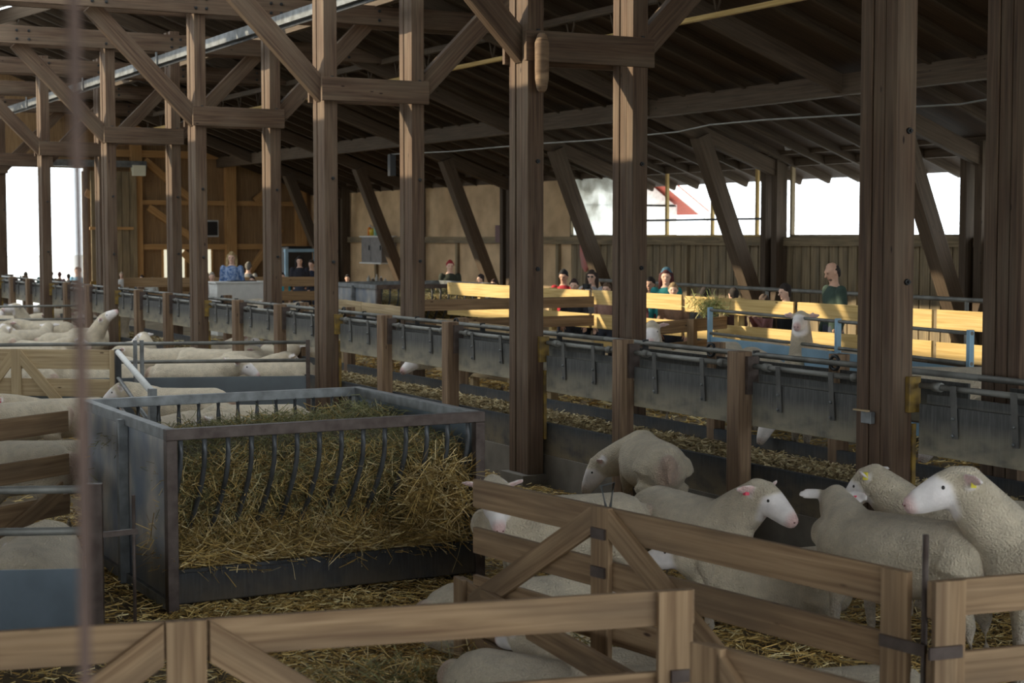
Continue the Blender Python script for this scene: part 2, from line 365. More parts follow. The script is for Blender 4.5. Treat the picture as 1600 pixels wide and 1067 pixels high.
# ------- timber posts: three planks side by side, notched for beams, with knee brace and bolts
PY = [8.5+5*i for i in range(8)]
def bolt(x, y, z, g, r=.022):
    b = MB(); b.chain([(x, y, z), (x, y-.018, z)], [r, r*.9], 8, dome=False); b.chain([(x, y-.018, z), (x, y-.035, z)], [r*.5, r*.45], 6, dome=False); b.build('bolt', M['darkmetal'], g)
def post(row, i):
    X = XA if row == 'A' else XB; Y = PY[i]; z0 = .12 if row == 'A' else FF
    where = 'near' if row == 'A' else 'far'
    t = thing('timber_post', f'{ORD[i]} tall brown post of the {where} row at the trough, counted from the right', 'post', (X, Y, z0))
    for j, (dy, wx) in enumerate(((-.125, .17), (0, .155), (.125, .17))):
        b = MB(); top = 5.95 if abs(dy) > 0 else 5.6
        b.box(X-wx/2, X+wx/2, Y+dy-.057, Y+dy+.057, z0, min(top, roofz(X)-.45)); b.build('plank', M['post'], t, .006)
    s = -1 if row == 'A' else 1
    b = MB(); b.beam((X, Y, 4.05), (X+s*1.55, Y, 5.62), .12, .24); b.build('knee_brace', M['post'], t, .005)
    for z in (2.05, 4.25, 3.05): bolt(X+.02, Y-.183, z, t)
    if row == 'A':
        b = MB(); b.box(X-.16, X+.16, Y-.22, Y+.22, 0, z0); b.build('plinth', M['concrete'], t)
    return t
TP = {}
for i in range(8):
    for row in 'AB': TP[row, i] = post(row, i)
    Y = PY[i]
    if i > 0:
        t = thing('collar_beam', f'{ORD[i-1]} short horizontal collar joining near and far post, counted from the right', 'beam', (XA, Y, 4.1))
        for dy in (-.125+.0, ):
            b = MB(); b.box(XA-.13, XB+.13, Y-.235, Y-.185, 3.97, 4.25); b.build('plank', M['post'], t, .006)
        b = MB(); b.box(XA-.13, XB+.13, Y+.185, Y+.235, 3.97, 4.25); b.build('plank', M['post'], t, .006)
    if i > 1:
        t = thing('tie_beam', f'{ORD[i-2]} wide bolted tie beam crossing high above the post rows, counted from the right', 'beam', (XA, Y, 5.7))
        for q in (-.235, .235):
            b = MB(); b.box(3.1, 12.9, Y+q-.028, Y+q+.028, 5.58, 5.88); b.build('plank', M['post'], t, .006)
        for xx in (4.4, 5.9, 6.1, 7.4, 7.56, 8.55, 8.71, 10.3, 11.9):
            for zz in (5.66, 5.80): bolt(xx, Y-.263, zz, t, .025)
# xs, side wall posts
for i in range(1, 8):
    Y = PY[i]
    t = thing('raking_strut', f'{ORD[i-1]} slanting strut leaning from the right wall up to the roof, counted from the right', 'strut', (17.9, Y, FF))
    b = MB(); b.beam((18.0, Y, FF), (16.45, Y, roofz(16.45)-.30), .26, .26, (1, 0, 0)); b.build('timber', M['beam'], t, .006)
    b = MB(); b.box(18.05, 18.28, Y-.11, Y+.05, FF, 3.85); b.box(18.05, 18.28, Y+.22, Y+.36, FF, 3.85)
    o = b.build('wall_post', M['beam']); tag(o, f'{ORD[i-1]} double wall post behind the slanting strut of the right wall', 'post')
# ------- right wall with windows
ww = MB()
y = 3.0
while y < 31:                                     # vertical siding below the windows, dark gaps
    ww.box(XR, XR+.03, y+.012, min(y+.235, 31), FF, 2.19); y += .25
wr = struct('wall_right', ww, M['siding'])
b = MB(); b.box(XR+.035, XR+.06, 3, 31, FF, 2.19); b.build('backing', M['roof'], wr)
b = MB(); b.box(XR-.10, XR+.04, YS, YE, 2.19, 2.35); b.build('sill_rail', M['siding'], wr, .005)
b = MB(); b.box(XR-.02, XR+.06, YS, YE, 3.6, 3.80); b.build('head_rail', M['beam'], wr)
b = MB(); b.box(XR, XR+.05, 31, YE, FF, 3.7); b.build('plywood', M['ply'], wr)
b = MB(); b.box(XR, XR+.05, YS, 6.5, FF, 3.7); b.build('boarding', M['siding'], wr)
y = 9.0
while y < 45:
    b = MB(); b.box(XR-.07, XR, y-.06, y+.06, FF, 2.19); b.build('stud', M['siding'], wr); y += 2.5
def window(n, y0, y1, muls, bar, mat_frame, foil=False):
    f = MB(); f.box(XR-.03, XR+.05, y0, y0+.05, 2.35, 3.6); f.box(XR-.03, XR+.05, y1-.05, y1, 2.35, 3.6); f.box(XR-.03, XR+.05, y0, y1, 2.35, 2.39)
    f = struct(f'window_{n}', f, mat_frame)
    for yy in muls: q = MB(); q.box(XR-.02, XR+.03, yy-.035, yy+.035, 2.39, 3.6); q.build('mullion', mat_frame, f)
    if bar: q = MB(); q.box(XR-.02, XR+.02, y0, y1, 2.66, 2.70); q.build('glazing_bar', M['darkmetal'], f)
    if foil: q = MB(); q.box(XR+.03, XR+.036, y0+.05, y1-.05, 2.39, 3.6); q.build('pane', M['foil'], f)
    else:
        pass
window(1, 6.6, 13.3, (), False, M['siding']); window(2, 13.9, 18.3, (), False, M['siding'])
window(3, 18.95, 23.3, (), False, M['siding']); window(4, 23.95, 28.3, (24.3, 25.7, 27.25), True, M['yellow_wood'])
window(5, 28.95, 31.0, (), False, M['siding'], True)
# gable end at the far side
gd0, gd1 = 4.6, 11.47
gg = MB()
x = XL
while x < XR:
    x1 = min(x+.24, XR)
    if x1 <= gd0 or x >= gd1: gg.box(x+.001, x1+.004, YE, YE+.04, 0, roofz((x+x1)/2)+.1)
    else: gg.box(x+.001, x1+.004, YE, YE+.04, 4.42, roofz((x+x1)/2)+.1)
    x += .24
ge = struct('wall_end', gg, M['gable'])
def gbox(name, x0, x1, z0, z1, mat, d=.14): q = MB(); q.box(x0, x1, YE-d, YE-.002, z0, z1); return q.build(name, mat, ge, .004)
for x in (12.95, 15.75, 17.95): gbox('stud', x-.16, x+.16, FF, roofz(x)-.1, M['orange_wood'], .2)
gbox('rail', 11.5, XR, 4.62, 4.82, M['orange_wood'], .18)
for x0, x1 in ((13.1, 15.6), (15.9, 17.8)):
    gbox('rail', x0, x1, 3.27, 3.40, M['orange_wood']); gbox('rail', x0, x1, 1.98, 2.14, M['orange_wood'])
for (x0, z0, x1, z1) in ((13.2, 4.55, 14.6, 3.4), (13.3, 3.2, 14.9, 2.1), (14.3, 1.9, 15.6, .6), (17.7, 4.4, 16.5, 3.4), (17.3, 2.6, 16.0, .9), (11.5, 3.6, 12.8, 2.9)):
    q = MB(); q.beam((x0, YE-.1, z0), (x1, YE-.1, z1), .10, .2); q.build('diagonal', M['orange_wood'], ge)
dr = MB(); dr.box(gd0-.12, gd0, YE-.05, YE+.06, 0, 4.42); dr.box(gd1, gd1+.10, YE-.05, YE+.06, FF, 4.42); dr.box(gd0-.12, gd1+.1, YE-.05, YE+.06, 4.28, 4.42)
dr = struct('door_1', dr, M['siding'])
q = MB(); x = 11.6
while x < 12.75: q.box(x+.006, x+.21, YE-.30, YE-.26, FF, 4.2); x += .22
sd = q.build('sliding_leaf', M['siding'], dr); q = MB(); q.box(11.55, 12.8, YE-.34, YE-.30, 1.0, 1.1); q.build('yellow_bar', M['yellow'], sd)
q = MB(); q.box(11.55, 12.8, YE-.34, YE-.30, 2.55, 2.63); q.build('cross_bar', M['orange_wood'], sd)
q = MB(); q.box(11.40, 11.46, YE-.12, YE-.06, FF, 4.2); q.build('yellow_post', M['yellow'], dr)
q = MB(); q.box(6, 13.2, YE-.36, YE-.2, 4.32, 4.50); q.build('door_track', M['galv'], dr)
q = MB(); q.box(12.78, 13.15, YE-.42, YE-.2, 4.08, 4.38); q.build('track_end_box', M['creampanel'], dr)
for (n, x0, x1) in ((6, 13.75, 14.35), (7, 14.72, 15.15)):
    f = MB(); f.box(x0-.07, x1+.07, YE-.06, YE-.01, .95, 2.10); f = struct(f'window_{n}', f, M['orange_wood'])
    q = MB(); q.box(x0, x1, YE-.08, YE-.06, 1.0, 2.05); q.build('pane', M['glowpane'], f)
# left side wall (beside the camera): low wall, open above
lw = MB(); lw.box(XL-.2, XL, YS, YE, 0, 1.35); lw = struct('wall_left', lw, M['siding'])
for i in range(9):
    q = MB(); q.box(XL-.15, XL, YS+2+5.5*i, YS+2.2+5.5*i, 1.35, EAVE); q.build('stud', M['beam'], lw)
q = MB(); q.box(XL-.2, XL, YS, YE, EAVE-.15, EAVE); q.build('top_plate', M['beam'], lw)
bk = MB()
x = XL
while x < XR: bk.box(x+.005, min(x+.5, XR), YS-.05, YS, 0, 1.0 if x < 14 else roofz(x+.2)); x += .5  # unseen back wall kept low so fill light enters from behind
struct('wall_back', bk, M['siding'])
# outside ground and the neighbouring house
o = MB(); o.box(-120, 160, -80, 240, -.6, -.30); o = struct('ground', o, M['grit'])
h = thing('house', 'pale house with a red tiled gable roof seen through the barn window', 'building', (40, 66, 0))
hx, hy = 35.9, 66.0
q = MB(); q.box(hx, hx+9, hy, hy+13, -.3, 3.9); q.build('wall', M['plaster'], h)
for s in (0, 1):
    q = MB(); q.beam((hx+4.5, hy+6, 7.2), (hx-1 if s == 0 else hx+10, hy+6, 3.5), 14.5, .22, (0, 0, 1)); q.build('roof_slope', M['redroof'], h)
q = MB(); q.beam((hx+4.5, hy-1.3, 6.95), (hx+10, hy-1.3, 3.25), .12, .38); q.beam((hx+4.5, hy-1.3, 6.95), (hx-1, hy-1.3, 3.25), .12, .38); q.build('fascia', M['plaster'], h)
q = MB(); n = len(q.v); q.v += [Vector((hx, hy, 3.8)), Vector((hx+9, hy, 3.8)), Vector((hx+4.5, hy, 6.9)), Vector((hx, hy+.2, 3.8)), Vector((hx+9, hy+.2, 3.8)), Vector((hx+4.5, hy+.2, 6.9))]
for fc in ((0, 1, 2), (5, 4, 3), (0, 3, 4, 1), (1, 4, 5, 2), (2, 5, 3, 0)): q.face(fc)
q.build('gable', M['plaster'], h)
# overhanging eave boards outside the windows (rafter tails)
# ================================================================== FEEDING TROUGH AND BARRIERS
tr = thing('feeding_trough', 'long dark feeding trough filled with chopped feed, crossing the whole barn between the post rows', 'trough', (8.05, 20, 0))
q = MB(); q.box(7.60, 7.65, 3, 45, .30, .60); q.build('near_board', M['trough'], tr)
q = MB(); q.box(7.58, 7.68, 3, 45, 0, .30); q.build('near_kerb', M['concrete'], tr)
q = MB(); q.box(8.42, 8.47, 3, 45, .30, .66); q.build('far_board', M['trough'], tr)
q = MB(); q.box(7.65, 8.42, 3, 45, .30, .53); q.build('bed', M['concrete'], tr)
SP = []
for i in range(-1, 7):
    for fr in (1/3, 2/3): SP.append(8.5+5*i+5*fr)
k = 0
cuts = sorted(SP+PY)
for y in SP:
    if y < 5: continue
    t = thing('short_post', f'{ORD[k]} short worn wooden post on the near trough side, counted from the right', 'post', (7.52, y, 0))
    q = MB(); q.box(7.44, 7.57, y-.075, y+.075, 0, 1.475); q.build('timber', M['short'], t, .008)
    q = MB(); q.box(7.50, 7.60, y-.115, y-.078, 1.15, 1.44); q.build('bearing_plate', M['rust'], t)
    k += 1
for i in range(8):
    t = TP['A', i]; y = PY[i]
    q = MB(); q.box(7.50, 7.60, y-.23, y-.185, 1.18, 1.42); q.build('yellow_bearing', M['yellow'], t, .004)
    q = MB(); q.box(7.56, 7.59, y-.20, y-.185, .45, 1.1); q.build('yellow_strip', M['yellow'], t)
def barrier(y0, y1, lab, near, grp):
    X = 7.56 if near else 8.50
    zt = 1.365 if near else 1.36; zb = zt+.012; zp = 1.245 if (near and y0 < 13.4) else 1.31
    if not near: zp = 1.30
    t = thing('feed_barrier', lab, 'barrier', (X, y0, zp), grp)
    q = MB(); q.tube([(X, y0+.02, zt), (X, y1-.02, zt)], .021, 8)
    for yy in (y0+.18, y1-.18): q.tube([(X, yy-.035, zt), (X, yy+.035, zt)], .032, 8)
    q.build('pipe', M['pipe'], t)
    q = MB(); q.box(X-.02, X+.0, y0+.03, y1-.03, zp-.335, zp); q.build('rubber_panel', M['flap'], t, .003)
    for yy in (y0+.42, y1-.35):
        q = MB(); q.beam((X-.03, yy, zt+.02), (X-.032, yy-.03, zp-.20), .05, .008, (1, 0, 0)); q.build('strap', M['strap'], t)
        for zz in (zp-.07, zp-.18):
            q = MB(); q.ball((X-.04, yy-.015, zz), .012, 6, 4); q.build('bolt', M['galv'], t)
    if near:
        q = MB(); q.box(X+.03, X+.045, y0+.05, y1-.05, zp-.10, zp+.06); q.build('backing_strip', M['flap'], t)
    return t
near_cuts = [c for c in cuts if c > 5]
for k in range(len(near_cuts)-1):
    a, b = near_cuts[k], near_cuts[k+1]
    ga = .2 if a in PY else .12; gb = .25 if b in PY else .09
    barrier(a+ga, b-gb, f'{ORD[k]} rubber feed panel on the near trough side, counted from the right', True, 'near feed panels')
# far side: continuous pipe with ring brackets, panels
for k in range(8):
    a, b = 3.5+5*k, 8.5+5*k
    t = thing('feed_barrier', f'{ORD[k]} long barrier section on the far trough side, counted from the right', 'barrier', (8.45, a, 1.2), 'far feed panels')
    zt = 1.36
    q = MB(); q.tube([(8.36, a, zt), (8.36, b, zt)], .024, 8); q.build('pipe', M['pipe'], t)
    q = MB(); q.box(8.44, 8.46, a+.2, b-.2, .98, 1.30); q.build('rubber_panel', M['flap'], t)
    for yy in (a+5/3, a+10/3):
        q = MB(); q.box(8.42, 8.54, yy-.06, yy+.06, .3, 1.42); q.build('post', M['short'], t, .006)
        pts = [(8.36+.045*math.cos(u)*0, yy-.09+.055*math.cos(u), zt+.055*math.sin(u)) for u in [2*math.pi*j/12 for j in range(13)]]
        q = MB(); q.tube(pts, .014, 6); q.build('ring_bracket', M['darkmetal'], t)
    for yy in (a+.9, a+2.6, a+4.3):
        q = MB(); q.box(8.34, 8.39, yy-.015, yy+.015, zt-.12, zt+.035); q.build('clip', M['darkmetal'], t)
# feed in the trough, stuff
def strands(n, pfun, L, w_, cols, curl=.25, spread=1.0, flat=.25, seg=3):
    """n curved ribbons; pfun(n)->positions (n,3); returns verts, faces, colours"""
    P = pfun(n); Ln = L*(.5+rng.random(n)); th = rng.random(n)*2*np.pi; ph = (rng.random(n)-.5)*2*flat
    d = np.stack([np.cos(th)*np.cos(ph), np.sin(th)*np.cos(ph), np.sin(ph)], 1)
    s = np.cross(d, rng.normal(size=(n, 3))); s /= np.linalg.norm(s, axis=1)[:, None]
    c = np.cross(d, s); bend = (rng.random(n)-.5)*2*curl
    V = []
    for j in range(seg+1):
        t = j/seg-.5; base = P + d*(Ln*t)[:, None] + c*(bend*Ln*(t*t*2))[:, None]
        V += [base - s*w_/2, base + s*w_/2]
    V = np.stack(V, 1).reshape(-1, 3); m_ = 2*(seg+1)
    i0 = np.arange(n)[:, None]*m_
    F = np.concatenate([np.stack([i0[:, 0]+2*j, i0[:, 0]+2*j+1, i0[:, 0]+2*j+3, i0[:, 0]+2*j+2], 1) for j in range(seg)], 0)
    cc = np.array(cols)[rng.integers(0, len(cols), n)]*(.7+.6*rng.random((n, 1)))
    return V, F, np.repeat(cc, m_, 0)
def straw_mesh(name, parts, parent=None, mat=None):
    V = []; F = []; Cc = []; o = 0
    for v, f_, c in parts: V.append(v); F.append(f_+o); Cc.append(c); o += len(v)
    V = np.concatenate(V); F = np.concatenate(F); Cc = np.concatenate(Cc)
    if parent is not None and '_o' in parent: V = V-np.array(tuple(parent['_o']))
    me = bpy.data.meshes.new(name); me.vertices.add(len(V)); me.vertices.foreach_set('co', V.astype(np.float32).ravel())
    me.loops.add(F.size); me.loops.foreach_set('vertex_index', F.astype(np.int32).ravel())
    me.polygons.add(len(F)); me.polygons.foreach_set('loop_start', np.arange(0, F.size, 4, dtype=np.int32))
    me.update(calc_edges=True)
    ca = me.color_attributes.new('Col', 'FLOAT_COLOR', 'POINT')
    ca.data.foreach_set('color', np.concatenate([Cc, np.ones((len(Cc), 1))], 1).astype(np.float32).ravel())
    me.materials.append(mat or M['straw']); ob = bpy.data.objects.new(name, me); C.objects.link(ob)
    if parent is not None: ob.parent = parent
    return ob
GOLD = [(.50, .34, .11), (.62, .46, .19), (.38, .25, .08), (.30, .19, .06), (.70, .56, .30)]
FEED = [(.48, .38, .20), (.38, .29, .15), (.60, .50, .30), (.28, .20, .10)]
GREEN = [(.22, .22, .09), (.30, .28, .13), (.16, .16, .07), (.36, .33, .18)]
def box_p(x0, x1, y0, y1, z0, z1): return lambda n: np.stack([x0+(x1-x0)*rng.random(n), y0+(y1-y0)*rng.random(n), z0+(z1-z0)*rng.random(n)], 1)
parts = [strands(26000, box_p(7.67, 8.38, 6.5, 22, .53, .575), .05, .012, FEED, .5, flat=.5, seg=1), strands(7000, box_p(7.68, 8.36, 22, 44, .53, .575), .06, .02, FEED, .5, flat=.5, seg=1)]
fo = straw_mesh('chopped_feed', parts); tag(fo, 'chopped yellowish feed strewn along the bed of the long trough', 'feed', kind='stuff')
GOLD2 = [tuple(min(.9, v*1.35) for v in c) for c in GOLD]
# straw litter on the pen floors
def litter(n, x0, x1, y0, y1, L=.10, w_=.006, z=.005, cols=GOLD2): return strands(n, box_p(x0, x1, y0, y1, z, z+.03), L, w_, cols, .5, flat=.3, seg=2)
st = straw_mesh('straw_litter', [litter(26000, 3.0, 7.5, 4.0, 10.0), litter(14000, 3.5, 7.5, 10, 16), litter(9000, 1.0, 4.2, 4.5, 9.9), litter(8000, 1, 4, 9, 14, .12), litter(6000, 0, 7.4, 14, 40, .2, .015)])
tag(st, 'loose golden straw scattered over the floor of the near pens', 'straw', kind='stuff')
st = straw_mesh('straw_litter', [litter(9000, 8.9, 12, 8, 30, .14, .012, FF+.005)])
tag(st, 'loose straw on the raised floor beyond the feeding trough', 'straw', kind='stuff')

# ================================================================== GATES, HURDLES, FENCES
def wgate(label, a, b, ztop, rails, ups, braces, mat='gate', uw=.13, th=.028, zbot=.12, cat='gate', flip=1, name='wooden_gate'):
    """a,b 2D ends; rails: list of (top below ztop, height); ups: fractions; braces: (f0,dz0,f1,dz1)"""
    a = Vector((a[0], a[1], 0)); b = Vector((b[0], b[1], 0)); d = (b-a).normalized(); nrm = Vector((d.y, -d.x, 0))
    if nrm.dot(Vector((0, 0, 0))-(a+b)/2) < 0: nrm = -nrm
    t = thing(name, label, cat, (a+b)/2 + Vector((0, 0, zbot)))
    Z = lambda z: Vector((0, 0, z))
    for (dz, h_) in rails:
        q = MB(); q.beam(a+Z(ztop-dz-h_/2), b+Z(ztop-dz-h_/2), th, h_); q.build('rail', M[mat], t, .003)
    off = nrm*(th*1.02)
    for fr in ups:
        p = a.lerp(b, fr) + off; q = MB(); q.beam(p+Z(zbot), p+Z(ztop+.004), uw, th, nrm); q.build('upright', M[mat], t, .003)
    for (f0, z0, f1, z1) in braces:
        pa, pb = a.lerp(b, f0)+off, a.lerp(b, f1)+off; hv = .115/max(.3, math.cos(math.atan2(abs(z1-z0), (pa-pb).length)))
        q = MB(); q.slant((pa, ztop-z0, ztop-z0-hv), (pb, ztop-z1, ztop-z1-hv), th, nrm); q.build('brace', M[mat], t, .003)
    return t, a, b, d, nrm
V2 = lambda v: (v.x, v.y)
# gate in the front, left to the end post at 1085 px
p0 = on_z(290, 968, 1.10); p1 = on_z(1052, 921, 1.10); dd = (p1-p0)
R4 = [(0, .125), (.29, .12), (.58, .12)]
t, a, b, d, n_ = wgate('wooden gate across the very front, its middle upright and two braces at lower left', V2(p0-dd*.95), V2(p1+dd*.045), 1.10, R4, (.02, .476, .976), ((.455, .0, .20, .60), (.498, .0, .76, .60)))
hp = a.lerp(b, .976)+n_*.05
q = MB(); q.beam(hp+Vector((0, 0, .80))-d*.02, hp+Vector((0, 0, .80))+d*.2, .012, .045); q.build('hinge_plate', M['rust'], t)
# gate going away on the right pen
p0 = on_z(742, 748, 1.10); p1 = on_z(1418, 892, 1.10); pm = on_z(915, 795, 1.10); fm = (pm-p0).length/(p1-p0).length
t, a, b, d, n_ = wgate('long wooden gate with central upright running from the hay feeder to the right hinge', V2(p0), V2(p1+(p1-p0)*.005), 1.10, [(0, .145), (.25, .135), (.50, .135), (.75, .13)], (fm, .985), ((fm-.022, .0, .0, .60), (fm+.022, .0, fm+.36, .62)))
GA, GB, GD, GN = a, b, d, n_
for zz in (.98, .80):
    c = a.lerp(b, fm)+n_*.05; q = MB(); q.beam(c+Vector((0, 0, zz))-d*.05, c+Vector((0, 0, zz))+d*.05, .012, .05); q.build('rusty_plate', M['rust'], t)
c = b+n_*.05; q = MB(); q.beam(c+Vector((0, 0, .83))-d*.10, c+Vector((0, 0, .83))+d*.12, .014, .045); q.build('hinge_strap', M['rust'], t)
q = MB(); q.tube([(a.lerp(b, fm).x, a.lerp(b, fm).y, 1.09), (a.lerp(b, fm).x-.03, a.lerp(b, fm).y, 1.20), (a.lerp(b, fm).x+.04, a.lerp(b, fm).y, 1.21), (a.lerp(b, fm).x+.02, a.lerp(b, fm).y, 1.09)], .007, 6); q.build('wire_latch', M['galv'], t)
q = MB(); c = b+GD*.07; q.tube([(c.x, c.y, 0), (c.x, c.y, 1.25)], .012, 8); o = q.build('hinge_rod', M['rust']); tag(o, 'thin dark upright rod between the two gates at lower right', 'rod')
# cross gate to the right
p0 = on_z(1452, 908, 1.10); p1 = on_z(1600, 896, 1.10)
t, a, b, d, n_ = wgate('wooden gate at the right edge in front of the large sheep', V2(p0), V2(p0+(p1-p0)*4), 1.10, [(0, .135), (.27, .13), (.54, .13), (.8, .12)], (.04, .98), ())
c = a+n_*.05; q = MB(); q.beam(c+Vector((0, 0, .845))-d*.03, c+Vector((0, 0, .845))+d*.11, .014, .045); q.build('hinge_strap', M['rust'], t)
# low gate running along at bottom right
p0 = on_z(1100, 1003, 1.10); p1 = on_z(1330, 1062, 1.10)
t, a, b, d, n_ = wgate('wooden gate at the bottom edge beside the front gate end post', V2(p0), V2(p0+(p1-p0)*2.6), 1.10, [(0, .13), (.27, .13), (.54, .13)], (.03, .97), ((.06, .0, .5, .6),))
# second fence below gate two: between feeder and right pen, lower boards seen through the bars
p0 = on_z(720, 900, .55); p1 = on_z(1010, 1062, .55)
t, *_ = wgate('low wooden fence seen through the front gates beside the resting sheep', V2(p0), V2(p1), .55, [(0, .12), (.26, .12)], (.03, .97), (), name='wooden_fence', cat='fence')
# left cross fence beside the feeder
p0 = on_z(0, 655, 1.10); p1 = on_z(100, 642, 1.10); dd = p1-p0
t, *_ = wgate('dark brown board fence at the left edge joining the back corner of the big feeder', V2(p0-dd*2), V2(p1+dd*.05), 1.10, [(0, .15), (.31, .15), (.60, .15), (.86, .12)], (.2, ), ((.95, .5, .35, 1.0),), mat='gate', name='wooden_fence', cat='fence')
# pale wooden gate mid left
p0 = on_z(0, 545, 1.08); p1 = on_z(186, 547, 1.08); dd = p1-p0
t, a, b, d, n_ = wgate('pale wooden gate with two braces in front of the resting flock at left', V2(p0-dd*.45), V2(p1), 1.08, [(0, .22), (.33, .20)], (.41, .98), ((.385, .0, .12, .7), (.435, .0, .74, .7)), mat='pale', uw=.12)
# steel tube gate, foreshortened
a = on_z(184, 550, 1.10); b = on_z(238, 613, 1.10)
t = thing('tube_gate', 'narrow galvanised tube gate pointing towards the camera beside the pale gate', 'gate', ((a+b)/2).to_tuple())
for dz, r_ in ((0, .03), (.28, .02), (.56, .02)): q = MB(); q.tube([a-Vector((0, 0, dz)), b-Vector((0, 0, dz))], r_, 10); q.build('tube', M['white'] if dz == 0 else M['galv'], t)
q = MB(); q.box(a.x-.03, a.x+.03, a.y-.03, a.y+.03, .1, 1.13); q.build('upright', M['darkmetal'], t); q = MB(); q.box(b.x-.03, b.x+.03, b.y-.03, b.y+.03, .1, 1.13); q.build('upright', M['galv'], t)
def hurdle(label, a, b, ztop, pipes, sheet, ups, mpipe, msheet, mup, name='metal_hurdle', rp=.022, uw=.05, zb=None, ubot=.05):
    a = Vector((a[0], a[1], 0)); b = Vector((b[0], b[1], 0)); t = thing(name, label, 'hurdle', ((a+b)/2+Vector((0, 0, ubot))).to_tuple())
    Z = lambda z: Vector((0, 0, z))
    for dz in pipes: q = MB(); q.tube([a+Z(ztop-dz), b+Z(ztop-dz)], rp, 10); q.build('pipe', M[mpipe], t)
    if sheet: q = MB(); q.beam(a+Z((sheet[0]+sheet[1])/2), b+Z((sheet[0]+sheet[1])/2), .012, sheet[0]-sheet[1]); q.build('sheet', M[msheet], t, .002)
    d = (b-a).normalized(); n_ = Vector((d.y, -d.x, 0))
    for f_ in ups: p = a.lerp(b, f_); q = MB(); q.beam(p+Z(ubot), p+Z(ztop+.03), uw, .05, n_); q.build('upright', M[mup], t, .003)
    return t
a = on_z(0, 539, 1.07); b = on_z(484, 534.5, 1.07); dd = b-a
hurdle('long steel hurdle with grey lower sheet between pale gate and second near post', V2(a-dd*.3), V2(b), 1.07, (0, .22), (.66, .08), (.995,), 'pipe', 'greysheet', 'rust')
c = on_z(216, 537, 1.09); t = thing('hurdle_joint', 'galvanised double upright joining two steel hurdles in the left pens', 'post', (c.x, c.y, .05))
for s in (-.04, .04): q = MB(); q.box(c.x+s-.018, c.x+s+.018, c.y-.03, c.y+.02, .05, 1.13); q.build('upright', M['galv'], t)
a = on_z(0, 479, 1.05); b = on_z(175, 477, 1.05); dd = b-a
hurdle('far steel hurdle of two pipes across the flock at upper left', V2(a-dd*.5), V2(b), 1.05, (0, .25), (.62, .1), (.99,), 'pipe', 'greysheet', 'rust')
a = on_z(0, 766, 1.0); b = on_z(152, 764, 1.0); dd = b-a
t = hurdle('near steel hurdle with blue-grey sheet at the left edge, ending at the big feeder', V2(a-dd*1.2), V2(b), 1.0, (0, .225), (.57, .05), (.985,), 'pipe', 'bluemetal', 'rust', uw=.085)
q = MB(); c = Vector((b.x, b.y, .75)); q.beam(c, c+Vector((.22, .02, 0)), .02, .03); q.build('latch', M['rust'], t)
q = MB(); q.tube([(c.x+.2, c.y+.02, .1), (c.x+.2, c.y+.02, .95)], .010, 6); q.build('latch_rod', M['rust'], t)
# hurdle beyond the trough (light blue)
a = on_z(1108, 484, 1.50); b = on_z(1519, 521, 1.50)
t = hurdle('light blue steel hurdle with lower sheet beyond the trough on the right', V2(a), V2(b), 1.50, (0, .27), (1.19, .50), (.005, .56, .995), 'pipe', 'lightblue', 'lightblue', rp=.018, ubot=FF+.02)

